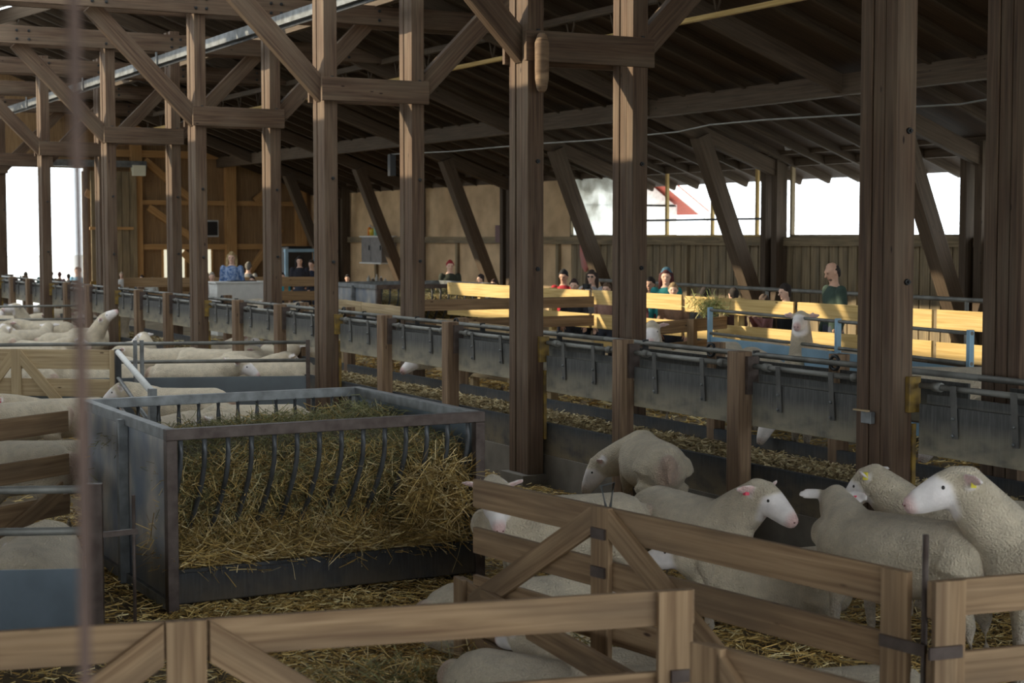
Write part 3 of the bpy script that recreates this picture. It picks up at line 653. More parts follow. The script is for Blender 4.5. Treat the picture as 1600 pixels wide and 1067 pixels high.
# ------- big hay feeder
def feeder(label, O, z0, hay_label, dens=1.0, hero=True):
    W, D, H = 2.15, 2.1, 1.16; x0, y0 = O; x1, y1 = x0+W, y0+D
    t = thing('hay_feeder', label, 'feeder', (x0+W/2, y0+D/2, z0)); e = .035; r_ = .07
    def bx(name, mat, *c, bev=.004): q = MB(); q.box(*c[:4], z0+c[4], z0+c[5]); return q.build(name, mat, t, bev)
    for (x, y) in ((x0, y0), (x1, y0), (x0, y1), (x1, y1)): bx('corner_post', M['rust'] if y == y0 else M['galv'], x-e, x+e, y-e, y+e, 0, H-.07)
    bx('front_rim', M['rust'], x0-e, x1+e, y0-e, y0+e, H-r_, H); bx('back_rim', M['galv'], x0-e, x1+e, y1-e, y1+e, H-r_, H)
    bx('side_rim', M['galv'], x0-e, x0+e, y0+e, y1-e, H-r_, H); bx('side_rim', M['galv'], x1-e, x1+e, y0+e, y1-e, H-r_, H)
    bx('side_sheet', M['bluemetal'] if False else M['fsheet'], x0-.006, x0+.006, y0+e, y1-e, .08, H-r_); bx('side_sheet', M['bluemetal'], x1-.006, x1+.006, y0+e, y1-e, .08, H-r_)
    ym = y0+D*.46
    bx('mid_post', M['galv'], x0-.075, x0-.008, ym-.03, ym+.03, .02, H-.03); bx('mid_post', M['galv'], x1+.008, x1+.06, ym-.03, ym+.03, .02, H-.03)
    bx('bottom_rail', M['galv'], x0-e, x0+e, y0+e, y1-e, .02, .09); bx('bottom_rail', M['galv'], x1-e, x1+e, y0+e, y1-e, .02, .09)
    for (yy) in (y0-.01, y1+.01): bx('trough_board', M['liner'], x0+e, x1-e, yy-.006, yy+.006, .06, .27)
    bx('trough_lip', M['darkmetal'], x0+e, x1-e, y0-.02, y0+.02, .25, .275)
    bx('base_sheet', M['liner'], x0+e, x1-e, y0+.01, y1-.01, .05, .07)
    nb = 14
    for k in range(nb):
        x = x0+.07+(W-.14)*k/(nb-1)
        for (yy, s) in ((y0, 1), (y1, -1)):
            pts = []
            for j in range(9):
                u = j/8; pts.append((x, yy+s*(.02+.52*max(0, u-.18)**1.5/.82**1.5), z0+H-.06-u*.78))
            q = MB(); q.tube(pts, .017, 8); q.build('hay_bar', M['bar'], t)
    # hay
    z = z0
    V = []; nx, ny = 26, 22
    def top(u, v):
        return .88+.10*math.sin(3.1*u+.5)*math.sin(2.2*v+1)+.16*u*u-.10*(1-v)**3
    m1 = MB(); prof = []
    for k in range(nx):
        u = k/(nx-1); ring = []
        X = x0+.05+(W-.1)*u
        f_, b_ = y0+.10, y1-.10
        tz = top(u, .1)+rng.normal()*.015
        ring = [(X, y0+.46, z+.30), (X, y0+.38+rng.normal()*.02, z+.50), (X, y0+.26+rng.normal()*.02, z+.66), (X, y0+.16, z+.80+.02*rng.normal()+.06*u)]
        for j in range(1, 9):
            v = j/9; ring.append((X, y0+.14+(D-.28)*v, z+top(u, v)+rng.normal()*.018))
        ring += [(X, y1-.16, z+.78), (X, y1-.26, z+.6), (X, y1-.46, z+.35)]
        prof.append(ring)
    m1.loft(prof, True, True)
    ho = m1.build('hay', M['haybase']); tag(ho, hay_label, 'hay', kind='stuff')
    P = np.array(prof)
    def surf(lo, hi, grow=.02):
        def f(n):
            i = rng.random(n)*(nx-1.001); j = lo+rng.random(n)*(hi-lo-.001); a_ = i.astype(int); c_ = j.astype(int); fi = (i-a_)[:, None]; fj = (j-c_)[:, None]
            p = (P[a_, c_]*(1-fi)+P[a_+1, c_]*fi)*(1-fj)+(P[a_, c_+1]*(1-fi)+P[a_+1, c_+1]*fi)*fj
            return p+rng.normal(size=(n, 3))*grow
        return f
    k = dens; hy = straw_mesh('hay_strands', [strands(int(9000*k), surf(3, 14, .025), .13, .0035, GREEN+GREEN+GREEN+GOLD[:1], .9, flat=.6),
        strands(int(7000*k), surf(0, 4, .03), .15, .004, GREEN+GOLD+GOLD, .9, flat=1.0),
        strands(int(2600*k), surf(0, 1, .05), .24, .005, GOLD, .5, flat=1.1),
        strands(int(2600*k), box_p(x0+.05, x1-.05, y0-.01, y0+.4, z0+.25, z0+.36), .2, .005, GOLD, .5, flat=.5),
        strands(int(1100*k), lambda n: np.stack([x1-.5+.45*rng.random(n), y0-.03+.25*rng.random(n), z0+.36+.45*rng.random(n)], 1), .25, .005, GOLD, .5, flat=1.1),
        strands(int(40*k), box_p(x0+.2, x1, y0-.04, y0-.02, z0+.22, z0+.34), .26, .005, GOLD, .2, flat=1.5),
        strands(int(4500*k), surf(7, 14, .04), .13, .0045, GOLD[:1]+GREEN+GREEN, .8, flat=.8)])
    hy.parent = ho; hy['kind'] = 'stuff'
    return t
M['haybase'] = plain('hay_core', (.13, .105, .045), .95, 0, c2=(.07, .05, .02), scale=(9, 9, 9), bmp=.5)
# left sheet of the feeder: bluish steel worn pale in the middle of each bay
m, nt, b_ = newmat('worn_sheet'); L = nt.links.new
g = N(nt, 'ShaderNodeTexNoise'); g.inputs['Scale'].default_value = 1; g.inputs['Detail'].default_value = 5
L(objc(nt, (1, 2.6, 1.9)).outputs[0], g.inputs['Vector'])
r = ramp(nt, [(.40, (.14, .17, .21)), (.52, (.25, .25, .25)), (.62, (.42, .38, .33))]); L(g.outputs['Fac'], r.inputs[0]); L(r.outputs[0], b_.inputs['Base Color'])
b_.inputs['Roughness'].default_value = .4; b_.inputs['Metallic'].default_value = .1; M['fsheet'] = m
feeder('big steel hay feeder full of hay in the left foreground', (2.95, 9.88), 0, 'green and golden hay spilling through the bars of the big front feeder')
feeder('smaller looking steel hay feeder standing far back beyond the trough', (10.9, 24.7), FF, 'yellow hay in the steel feeder far back beyond the trough', .25)
# loose hay in front of the feeder
hp = straw_mesh('spilled_hay', [strands(9000, lambda n: np.stack([2.6+2.0*rng.random(n), 5.6+1.9*rng.random(n), .02+.22*rng.random(n)**1.5], 1), .2, .005, GOLD+GREEN, .6, flat=.7)])
tag(hp, 'dark heap of spilled hay on the floor behind the front gate', 'hay', kind='stuff')

# ------- visitor fence beyond the pens, and pens beyond the trough
def boards(label, pts, ztop, rails, mat='pale', name='board_fence', post_every=2.4, zb=FF):
    P = [Vector((p[0], p[1], 0)) for p in pts]; t = thing(name, label, 'fence', (P[0].x, P[0].y, zb))
    for i in range(len(P)-1):
        a, b = P[i], P[i+1]; d = (b-a).normalized(); n_ = Vector((-d.y, d.x, 0)); n_ = n_ if n_.x > 0 else -n_
        L_ = (b-a).length; k = max(1, round(L_/post_every))
        for j in range(k):
            for (dz, h_) in rails:
                q = MB(); z = ztop-dz-h_/2+random.uniform(-.008, .008); q.beam(a.lerp(b, j/k)+Vector((0, 0, z)), a.lerp(b, (j+1)/k-.004)+Vector((0, 0, z)), .03, h_); q.build('board', M[mat], t, .002)
            q = MB(); p = a.lerp(b, (j+.5)/k)+n_*.06; q.beam(p+Vector((0, 0, zb)), p+Vector((0, 0, ztop+.0)), .09, .09, n_); q.build('upright', M[mat], t)
    return t
boards('long sunlit board fence in front of the visitors along the right side', [(12.0, 6), (12.0, 24.4)], 1.60, [(0, .20), (.34, .20), (.66, .18)], 'yellow_wood')
boards('grey brown cross fence of boards beyond the trough behind the middle posts', [(9.3, 19.6), (11.95, 19.6)], 1.52, [(0, .15), (.27, .15), (.55, .15)], 'gate')
boards('pale board pen fence beyond the trough between middle posts', [(9.25, 15.2), (9.35, 19.3)], 1.28, [(0, .14), (.27, .14), (.54, .14)], 'pale', post_every=2.2)
boards('weathered board pen side further back beyond the trough', [(9.3, 20.0), (9.6, 24.0)], 1.40, [(0, .15), (.27, .15), (.54, .15)], 'pale', post_every=2.2)
boards('short board pen front beyond the trough near the blue hurdle', [(10.2, 15.6), (11.9, 16.4)], 1.38, [(0, .15), (.27, .15), (.54, .15)], 'gate', post_every=2)
boards('board fence in front of the visitors at the far end', [(9.2, 34.0), (13.4, 32.4)], 1.50, [(0, .2), (.3, .2), (.6, .2)], 'gable')
boards('dark brown lower board pen behind the blue hurdle at right', [(11.3, 7.6), (11.4, 14.6)], 1.12, [(0, .16), (.2, .16), (.4, .16)], 'rafter')
# metal handrail in front of siding
t = thing('hand_rail', 'thin grey handrail in front of the board wall behind the visitors', 'rail', (14.5, 18, FF))
q = MB(); q.tube([(14.5, 10, 1.55), (14.5, 24, 1.62)], .03, 8); q.build('pipe', M['pipe'], t)
for y in (11, 15, 19, 23): q = MB(); q.tube([(14.5, y, FF), (14.5, y, 1.57)], .025, 8); q.build('upright', M['pipe'], t)
# ------- cables, lamps, rope
t = thing('cable', 'sagging grey cable strung below the roof across the right half', 'cable', (11, 20, 4))
pts = []
for (x, y) in ((612, 241), (700, 237), (790, 229), (850, 224), (930, 219), (1060, 206), (1110, 195), (1200, 187), (1340, 179), (1428, 167), (1500, 163), (1545, 155), (1600, 150)):
    p = on_x(x, y, 11.0); pts.append(p.to_tuple())
q = MB(); q.tube(pts, .011, 6); q.build('line', M['cable'], t)
q = MB(); c = pts[0]; q.box(c[0]-.05, c[0]+.05, c[1]-.05, c[1]+.05, c[2]-.35, c[2]); q.build('junction_box', M['black'], t)
def lamp(px, py, X, label):
    p = on_x(px, py, X); t = thing('floodlight', label, 'lamp', p.to_tuple()); q = MB(); q.beam(p+Vector((-.10, 0, 0)), p+Vector((.06, .0, .05)), .16, .12); q.build('housing', M['bulb'], t, .01)
    q = MB(); q.beam(p+Vector((.05, 0, -.02)), p+Vector((.16, 0, -.10)), .05, .05); q.build('bracket', M['black'], t); return t
lamp(696, 167, 15.2, 'small white floodlight on the purlin left of the centre post'); lamp(1490, 48, 15.2, 'small grey floodlight under the roof at top right')
lamp(1237, 230, 17.9, 'small light fixture at the head of the double wall post'); lamp(875, 260, 17.4, 'small dark fixture under the eave right of the centre post')
p = at_depth(125, 533, 1.5)
q = MB(); q.tube([(p.x-.001*math.sin(k), p.y, 2.35-.75+.0+k*.13) for k in range(13)], .0058, 8); o = q.build('hanging_rope', M['rope']); tag(o, 'blurred rusty brown rope hanging close to the camera at left', 'rope')
t = thing('timber_block', 'rounded wooden block fixed to the centre post beside the collar', 'block', (XA, 13.2, 3.9))
q = MB(); q.chain([(XA-.02, 13.17, 3.72), (XA-.02, 13.17, 3.80), (XA-.02, 13.17, 4.12), (XA-.02, 13.17, 4.17)], [(.050, .05), (.065, .06), (.068, .06), (.05, .05)], 14, up=(0, 1, 0)); q.build('body', M['short'], t)
t = thing('wall_switch', 'small metal box screwed to the nearest near row post', 'switch', (XA-.09, 8.4, 1.1))
q = MB(); c = on_x(1356, 652, XA-.10); q.box(c.x-.02, c.x+.02, c.y-.05, c.y+.05, c.z-.04, c.z+.04); q.build('box', M['galv'], t, .003)
q = MB(); q.box(c.x-.03, c.x+.0, c.y-.02, c.y+.12, c.z+.04, c.z+.05); q.build('tab', M['pale'], t)
# ------- things at the far end
def place_box(name, label, cat, px, py, Y, w_, h_, d_, mat, bev=.01):
    p = on_y(px, py, Y); q = MB(); q.box(p.x-w_/2, p.x+w_/2, Y, Y+d_, p.z-h_, p.z); o = q.build(name, mat, None, bev); return tag(o, label, cat), p
t = thing('monitor', 'black flat monitor with a pale frame hung on the end wall', 'monitor', on_y(328, 357, 45.9).to_tuple())
c = on_y(328, 357, 45.9); q = MB(); q.box(c.x-.26, c.x+.26, 45.9, 45.94, c.z-.24, c.z+.24); q.build('frame', M['bulb'], t); q = MB(); q.box(c.x-.225, c.x+.225, 45.88, 45.9, c.z-.20, c.z+.20); q.build('screen', M['black'], t)
q = MB(); q.box(c.x-.04, c.x+.04, 45.94, 46.4, c.z-.04, c.z+.04); q.build('wall_arm', M['darkmetal'], t)
p = on_y(372, 442, 31.2); t = thing('counter', 'white counter box standing in front of the woman in a blue shirt', 'counter', (p.x, 31.2, FF))
q = MB(); q.box(p.x-.50, p.x+.62, 31.0, 31.5, FF, p.z); q.build('body', M['white'], t, .01); q = MB(); q.box(p.x-.54, p.x+.66, 30.96, 31.54, p.z, p.z+.03); q.build('top', M['white'], t, .004)
q = MB(); q.box(p.x-.2, p.x+.35, 31.1, 31.3, p.z+.03, p.z+.045); q.build('tray', M['black'], t)
c = on_x(590, 388, 18.0); t = thing('wall_cabinet', 'grey wall cabinet hung on the plywood wall with bottles on top', 'cabinet', c.to_tuple())
q = MB(); q.box(17.85, 18.28, c.y-.60, c.y+.75, c.z-.38, c.z+.30); q.build('body', M['cabinet'], t, .008)
q = MB(); q.box(17.80, 18.28, c.y-.64, c.y+.79, c.z+.30, c.z+.34); q.box(17.80, 18.28, c.y-.64, c.y+.79, c.z-.42, c.z-.38); q.build('shelf', M['white'], t)
for s in (-.33, .42): q = MB(); q.box(17.835, 17.85, c.y+s-.3, c.y+s+.3, c.z-.34, c.z+.27); d_ = q.build('door', M['cabinet'], t, .004); q = MB(); q.box(17.81, 17.835, c.y+s-.26, c.y+s-.23, c.z-.05, c.z+.08); q.build('handle', M['black'], d_)
def bottle(x, y, z, h_, col, label, r_=.05, grp='bottles on and under the wall cabinet'):
    t = thing('bottle', label, 'bottle', (x, y, z), grp); m = plain('bottle_'+col[0], col[1], .3, 0, var=.1)
    q = MB(); q.chain([(x, y, z+.005), (x, y, z+h_*.65), (x, y, z+h_*.8)], [r_, r_, r_*.4], 10, dome=False); q.build('body', m, t)
    q = MB(); q.chain([(x, y, z+h_*.8), (x, y, z+h_)], [r_*.4, r_*.4], 8, dome=False); q.build('cap', M['white'], t)
zc_ = c.z+.34
for k, (dy, h_, col, lb) in enumerate(((.62, .30, ('orange', (.8, .25, .03)), 'orange bottle on the grey wall cabinet'), (.48, .26, ('yellow', (.75, .55, .05)), 'yellow bottle beside the orange one on the wall cabinet'),
        (.20, .34, ('mint', (.35, .65, .5)), 'mint green bottle, tallest on the wall cabinet'), (-.05, .2, ('grey', (.3, .32, .33)), 'low grey bottle in the middle of the wall cabinet top'), (-.3, .18, ('white', (.6, .6, .58)), 'small white bottle at the right end of the wall cabinet top'))):
    bottle(18.05, c.y+dy, zc_, h_, col, lb, .07)
t = thing('work_shelf', 'narrow wooden shelf with small bottles below the grey wall cabinet', 'shelf', (18.1, c.y, c.z-1.1)); q = MB(); q.box(17.8, 18.28, c.y-1.0, c.y+1.2, c.z-1.02, c.z-.98); q.build('board', M['pale'], t)
for k in range(5): bottle(18.0, c.y-.5+.28*k, c.z-.98, .18+.05*(k % 3), (('clear', (.5, .52, .5)), ('dark', (.15, .12, .1)))[k % 2], ['small clear bottle', 'small dark bottle', 'middle clear bottle', 'second dark bottle', 'last clear bottle'][k]+' on the narrow shelf under the wall cabinet, counted from the right', .05)
c = on_x(915, 395, 18.15); t = thing('fire_hose_bag', 'faded red bag hanging on the board wall right of the centre post', 'bag', c.to_tuple())
q = MB(); q.chain([(18.15, c.y, c.z+.38), (18.15, c.y, c.z+.30), (18.15, c.y, c.z-.05), (18.15, c.y, c.z-.30), (18.15, c.y, c.z-.38)], [(.06, .16), (.09, .20), (.09, .19), (.07, .13), (.03, .05)], 12, up=(0, 1, 0)); q.build('body', plain('faded_red', (.62, .20, .17), .8, 0, c2=(.45, .22, .2), scale=(6, 6, 6)), t)
c = on_x(778, 365, 18.2); q = MB(); q.box(18.2, 18.26, c.y-.14, c.y+.14, c.z-.2, c.z+.2); o = q.build('notice_board', plain('dark_notice', (.16, .07, .07), .6, 0)); tag(o, 'small dark red notice fixed to the plywood wall left of the centre post', 'sign')
c = on_y(468, 404, 40.0); t = thing('machine', 'blue-grey metal machine frame behind the two dark haired women', 'machine', (c.x, 40, FF))
for (dx) in (-.35, .45): q = MB(); q.box(c.x+dx-.04, c.x+dx+.04, 40, 40.08, FF, c.z+.25); q.build('frame_post', M['lightblue'], t)
q = MB(); q.box(c.x-.4, c.x+.5, 39.97, 40.1, c.z+.17, c.z+.25); q.build('frame_top', M['lightblue'], t); q = MB(); q.box(c.x-.28, c.x+.4, 40.1, 40.7, c.z-.5, c.z+.32); q.build('drum', M['black'], t, .03)

def weed_p(n):
    c = np.array(on_x(1108, 478, 11.92)); return c+rng.normal(size=(n, 3))*np.array((.04, .17, .06))
o = straw_mesh('hay_tuft', [strands(380, weed_p, .16, .006, [(.25, .30, .10), (.35, .36, .14), (.5, .45, .2)], .6, flat=1.2)]); tag(o, 'tuft of greenish hay caught on the sunlit fence above the blue hurdle end', 'hay', kind='stuff')
# ================================================================== SHEEP
def remesh(mb, voxel, smooth, name):
    me = mb.mesh(name); o = bpy.data.objects.new(name, me); C.objects.link(o)
    md = o.modifiers.new('r', 'REMESH'); md.mode = 'VOXEL'; md.voxel_size = voxel
    s = o.modifiers.new('s', 'SMOOTH'); s.factor = .5; s.iterations = smooth
    bpy.context.view_layer.update()
    dg = bpy.context.evaluated_depsgraph_get(); ev = o.evaluated_get(dg)
    out = bpy.data.meshes.new_from_object(ev); bpy.data.objects.remove(o); bpy.data.meshes.remove(me)
    out.name = name; out.polygons.foreach_set('use_smooth', [True]*len(out.polygons)); return out
def dirv(yaw, pitch): return Vector((math.cos(R(pitch))*math.cos(R(yaw)), math.cos(R(pitch))*math.sin(R(yaw)), math.sin(R(pitch))))
WOOL = np.array((.68, .575, .42)); WOOL2 = np.array((.52, .42, .29)); FACE = np.array((.88, .81, .77)); PINK = np.array((.72, .42, .38)); LEG = np.array((.55, .46, .36))
def sheep_mesh(name, ny=0, np_=15, nl=.34, hy=0, hp=-30, lie=False, voxel=.016, fat=1.0, tone=1.0, ear=-8, legs=0, roll=0):
    """ny/np_ neck yaw, pitch; hy/hp head yaw, pitch (deg, absolute in the body frame, + = to its left / up)"""
    mb = MB(); dz = -.325 if lie else 0
    T = [(-.53, .60, .07, .09), (-.49, .575, .145, .15), (-.38, .56, .20, .195), (-.2, .545, .225, .205), (0, .53, .238, .215), (.18, .53, .225, .215), (.33, .545, .19, .20), (.45, .57, .135, .16), (.52, .59, .07, .09)]
    mb.chain([(x, 0, z+dz+.02) for x, z, a, b_ in T], [(a*fat, b_) for x, z, a, b_ in T], 20, cap=True)
    nd = dirv(ny, np_); N0 = Vector((.34, 0, .62+dz)); N1 = N0+nd*(nl*.5)+Vector((0, 0, .0)); N2 = N0+nd*nl
    mb.chain([N0-nd*.02, N1, N2], [(.150, .17), (.115, .145), (.088, .112)], 16)
    hd = dirv(hy, hp); side = Vector((-math.sin(R(hy)), math.cos(R(hy)), 0)); hu = hd.cross(side)*-1
    if hu.z < 0: hu = -hu
    H0 = N2 + hu*.01
    HR = [(-.04, .062, .075, 0), (.02, .074, .086, .008), (.08, .070, .084, .0), (.125, .060, .076, -.004), (.17, .051, .066, -.010), (.21, .045, .057, -.015), (.238, .038, .046, -.019)]
    mb.chain([H0+hd*t*1.06+hu*q for t, a, b_, q in HR], [(a*1.08, b_*1.08) for t, a, b_, q in HR], 16, up=hu)
    mb.chain([H0+hd*.17-hu*.040, H0+hd*.228-hu*.046], [(.032, .024), (.028, .020)], 10, up=hu)       # lower jaw
    mb.ball(H0+hd*.02+hu*.055, (.055, .055, .045), 10, 7)
    EAR = []
    for s in (1, -1):                                                   # brow and ears
        mb.ball(H0+hd*.095+hu*.034+side*(s*.046), .024, 8, 6)
        E0 = H0+hd*.0+side*(s*.055)+hu*.045; ed = (side*s+hd*-.40+hu*math.sin(R(ear))).normalized()
        eu = hd*.25+hu*.95
        EAR.append((np.array(E0), np.array(ed)))
        mb.chain([E0, E0+ed*.035, E0+ed*.075, E0+ed*.112, E0+ed*.14], [(.018, .014), (.030, max(.011, voxel*.75)), (.041, max(.010, voxel*.75)), (.032, max(.010, voxel*.7)), (.016, max(.010, voxel*.7))], 12, up=(ed.cross(hd)*-1 if False else (eu-ed*eu.dot(ed)).cross(ed)))
    if not lie:
        for s in (1, -1):
            o = legs*s
            mb.chain([(.30, .10*s, .52), (.32+.0*o, .115*s, .40), (.33+.4*o, .115*s, .27), (.325+.6*o, .115*s, .12), (.335+.7*o, .115*s, .03)], [.095, .068, .034, .025, .034], 12)
            mb.chain([(-.36, .11*s, .55), (-.33-.3*o, .125*s, .42), (-.42-.5*o, .12*s, .27), (-.44-.6*o, .12*s, .12), (-.42-.7*o, .12*s, .03)], [.14, .10, .040, .026, .034], 12)
    else:
        for s in (1, -1):
            mb.chain([(.32, .15*s, .14), (.42, .16*s, .09), (.30, .17*s, .05)], [.07, .045, .028], 10)
            mb.chain([(-.30, .16*s, .18), (-.12, .22*s, .11), (-.22, .25*s, .05), (-.05, .26*s, .035)], [.12, .09, .04, .028], 10)
    mb.chain([(-.50, 0, .66+dz), (-.565, 0, .60+dz), (-.575, 0, .50+dz)], [.045, .034, .022], 10)
    me = remesh(mb, voxel, 5, name)
    n = len(me.vertices); co = np.empty(n*3, dtype=np.float32); me.vertices.foreach_get('co', co); co = co.reshape(-1, 3)
    if lie: low = co[:, 2] < .012; co[low, 2] = .012
    me.vertices.foreach_set('co', co.ravel())
    h0 = np.array(H0); h = np.array(hd); hs = np.array(side); hh = np.array(hu)
    rel = co-h0; t = rel@h; ss = np.abs(rel@hs); uu = rel@hh; rad = np.sqrt(ss**2+uu**2)
    k = .5+.5*np.sin(co[:, 0]*9+co[:, 1]*7)*np.cos(co[:, 2]*11+co[:, 0]*4)
    col = WOOL[None]*(.75+.25*k[:, None])+WOOL2[None]*(.25*(1-k[:, None]))
    col *= tone
    sm = lambda a, b_, x: np.clip((x-a)/(b_-a), 0, 1)[:, None]
    face = sm(.045, .075, t-np.maximum(0, uu-.03)*.9)*sm(.34, .30, t)*sm(.16, .13, rad)
    col = col*(1-face)+FACE[None]*face
    muz = sm(.225, .265, t)*sm(.12, .09, rad); col = col*(1-muz*.75)+PINK[None]*muz*.75
    for e0, ed_ in EAR:
        r_ = co-e0; te = r_@ed_; de = np.linalg.norm(r_-te[:, None]*ed_, axis=1)
        em = sm(.025, .045, te)*sm(.19, .175, te)*sm(.062, .052, de); col = col*(1-em)+FACE[None]*.95*em
        inn = em*sm(.0, .008, .034-de)*sm(.16, .13, te)*sm(.0, .004, (r_-te[:, None]*ed_)@h); col = col*(1-inn*.75)+PINK[None]*inn*.75
    if not lie: lg = sm(.34, .26, co[:, 2]); col = col*(1-lg)+LEG[None]*lg*tone; 
    belly = sm(.45+dz, .34+dz, co[:, 2])*.30; col = col*(1-belly)+np.array((.25, .19, .12))[None]*belly if not lie else col  # shade under the body put into the wool colour
    rump = sm(-.50, -.55, co[:, 0])*sm(.14, .08, np.abs(co[:, 1]))*sm(.40+dz, .46+dz, co[:, 2]); col = col*(1-rump*.5)+np.array((.50, .27, .22))[None]*rump*.5
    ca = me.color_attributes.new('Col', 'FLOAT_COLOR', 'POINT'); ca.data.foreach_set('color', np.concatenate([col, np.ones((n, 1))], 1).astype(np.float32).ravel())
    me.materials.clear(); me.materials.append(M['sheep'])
    info = dict(H0=H0, hd=hd, hu=hu, side=side, lie=lie, ear=ear)
    return me, info
SM = {}
def sheep(key, kw, px, py, yaw, label, lie=False, z0=0.0, sc_=1.0, ztop=None, eyes=True, tags=(), grp=None, pos=None):
    """px,py: image point of the middle of the back; yaw: 0 faces picture right, 90 away"""
    kw = dict(kw); 
    if key not in SM: SM[key] = sheep_mesh('sheep_body', lie=lie, **kw)
    me, inf = SM[key]
    zt = ztop if ztop is not None else (.765*sc_ if not lie else .44*sc_)
    p = on_z(px, py, z0+zt) if pos is None else Vector((pos[0], pos[1], 0))
    rot = R(yaw-YAW)
    e = bpy.data.objects.new('sheep', me); C.objects.link(e); e.location = (p.x, p.y, z0); e.rotation_euler = (0, 0, rot); e.scale = (sc_,)*3
    tag(e, label, 'sheep', grp)
    if eyes:
        for s in (1, -1):
            c = inf['H0']+inf['hd']*.098+inf['hu']*.028+inf['side']*(s*.063)
            q = MB(); q.ball(c, .0105, 8, 6); m_ = q.mesh('eye'); m_.materials.append(M['eye']); o = bpy.data.objects.new('eye', m_); C.objects.link(o); o.parent = e
        nn = inf['H0']+inf['hd']*.284-inf['hu']*.008
        q = MB()
        for s in (1, -1): q.ball(nn+inf['side']*(s*.017), (.007, .007, .006), 6, 4)
        m_ = q.mesh('nostrils'); m_.materials.append(M['nostril']); o = bpy.data.objects.new('nostrils', m_); C.objects.link(o); o.parent = e
    for (s, mat) in tags:
        c = inf['H0']+inf['side']*(s*.115)+inf['hu']*.025-inf['hd']*.035
        q = MB(); q.box(c.x-.012, c.x+.012, c.y-.014, c.y+.014, c.z-.03, c.z+.015); m_ = q.mesh('ear_tag'); m_.materials.append(M[mat]); o = bpy.data.objects.new('ear_tag', m_); C.objects.link(o); o.parent = e
    return e
M['nostril'] = plain('nostril', (.22, .09, .08), .6, 0, var=.1)
# --- right pen, large in the photo
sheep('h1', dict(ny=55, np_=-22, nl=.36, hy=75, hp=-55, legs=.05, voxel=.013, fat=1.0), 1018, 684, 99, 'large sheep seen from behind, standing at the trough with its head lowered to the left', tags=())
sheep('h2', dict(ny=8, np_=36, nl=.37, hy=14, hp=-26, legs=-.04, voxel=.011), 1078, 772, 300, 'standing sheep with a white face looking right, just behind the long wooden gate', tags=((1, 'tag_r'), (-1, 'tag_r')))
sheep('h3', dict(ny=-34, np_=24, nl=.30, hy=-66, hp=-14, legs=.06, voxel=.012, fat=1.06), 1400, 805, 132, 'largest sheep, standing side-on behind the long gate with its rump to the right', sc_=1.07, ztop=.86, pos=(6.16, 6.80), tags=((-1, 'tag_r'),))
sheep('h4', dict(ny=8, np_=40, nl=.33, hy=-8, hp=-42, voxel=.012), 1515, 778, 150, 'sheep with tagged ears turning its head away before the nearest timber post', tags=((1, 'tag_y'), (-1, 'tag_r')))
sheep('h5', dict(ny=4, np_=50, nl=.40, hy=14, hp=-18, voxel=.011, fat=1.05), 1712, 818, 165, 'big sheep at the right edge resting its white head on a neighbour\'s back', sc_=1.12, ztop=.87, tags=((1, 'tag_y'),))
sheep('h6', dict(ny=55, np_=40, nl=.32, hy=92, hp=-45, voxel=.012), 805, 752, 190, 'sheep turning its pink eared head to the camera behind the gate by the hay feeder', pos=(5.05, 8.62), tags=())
sheep('l1', dict(ny=20, np_=10, nl=.3, hy=30, hp=-20, voxel=.014), 800, 905, 25, 'sheep lying lowest behind the gate rails next to the feeder corner', lie=True, tags=((1, 'tag_y'),), z0=0)
sheep('l2', dict(ny=-20, np_=30, nl=.3, hy=-40, hp=-15, voxel=.014), 1215, 860, 200, 'sheep lying under the chest of the standing sheep with the white face', lie=True)
sheep('l1', dict(), 850, 1030, 330, 'sheep lying partly hidden behind the front gate middle, left one of two', lie=True, sc_=.95, tags=())
sheep('l2', dict(), 985, 1015, 160, 'sheep lying beside the front gate end post, right one of two', lie=True, sc_=.95)
sheep('l2', dict(), 1300, 1045, 190, 'small resting sheep at the bottom with one ear up behind the lower gate', lie=True, sc_=.9)
# --- left pens
ST = {'s_fwd': dict(ny=0, np_=18, nl=.33, hy=0, hp=-28, voxel=.018), 's_up': dict(ny=5, np_=64, nl=.40, hy=10, hp=-5, voxel=.018), 's_down': dict(ny=5, np_=-20, nl=.36, hy=10, hp=-55, voxel=.018),
      's_left': dict(ny=30, np_=25, nl=.34, hy=70, hp=-22, voxel=.018), 's_right': dict(ny=-30, np_=25, nl=.34, hy=-70, hp=-22, voxel=.018), 's_long': dict(ny=0, np_=60, nl=.40, hy=-10, hp=35, voxel=.018)}
ST['s_neck'] = dict(ny=0, np_=80, nl=.44, hy=0, hp=-12, voxel=.018)
LI = {'l_fwd': dict(ny=0, np_=30, nl=.3, hy=0, hp=-15, voxel=.018), 'l_down': dict(ny=20, np_=-5, nl=.3, hy=40, hp=-20, voxel=.018), 'l_side': dict(ny=30, np_=35, nl=.3, hy=75, hp=-15, voxel=.018)}
def S(key, px, py, yaw, label, z0=0, sc_=1.0, **k): return sheep(key, ST.get(key) or LI[key], px, py, yaw, label, lie=key in LI, z0=z0, sc_=sc_, **k)
LI['l_flat'] = dict(ny=70, np_=-12, nl=.26, hy=110, hp=-20, voxel=.015)
S('l_flat', 85, 842, 95, 'sheep resting behind the near steel hurdle beside the big feeder', sc_=1.25, pos=(2.12, 9.95))
S('s_left', 25, 628, 205, 'sheep at the left edge looking over the dark board fence', sc_=.95)
S('s_fwd', 100, 622, 190, 'sheep with pink ear beside the back corner of the big feeder', sc_=.95, tags=((1, 'tag_r'),))
S('s_down', 75, 688, 10, 'sheep seen between the upper boards of the dark left fence')
S('s_fwd', 285, 606, 170, 'sheep behind the back rim of the feeder, under the tube gate')
S('s_down', 268, 648, 250, 'brownish sheep feeding behind the far bars of the big feeder', tags=())
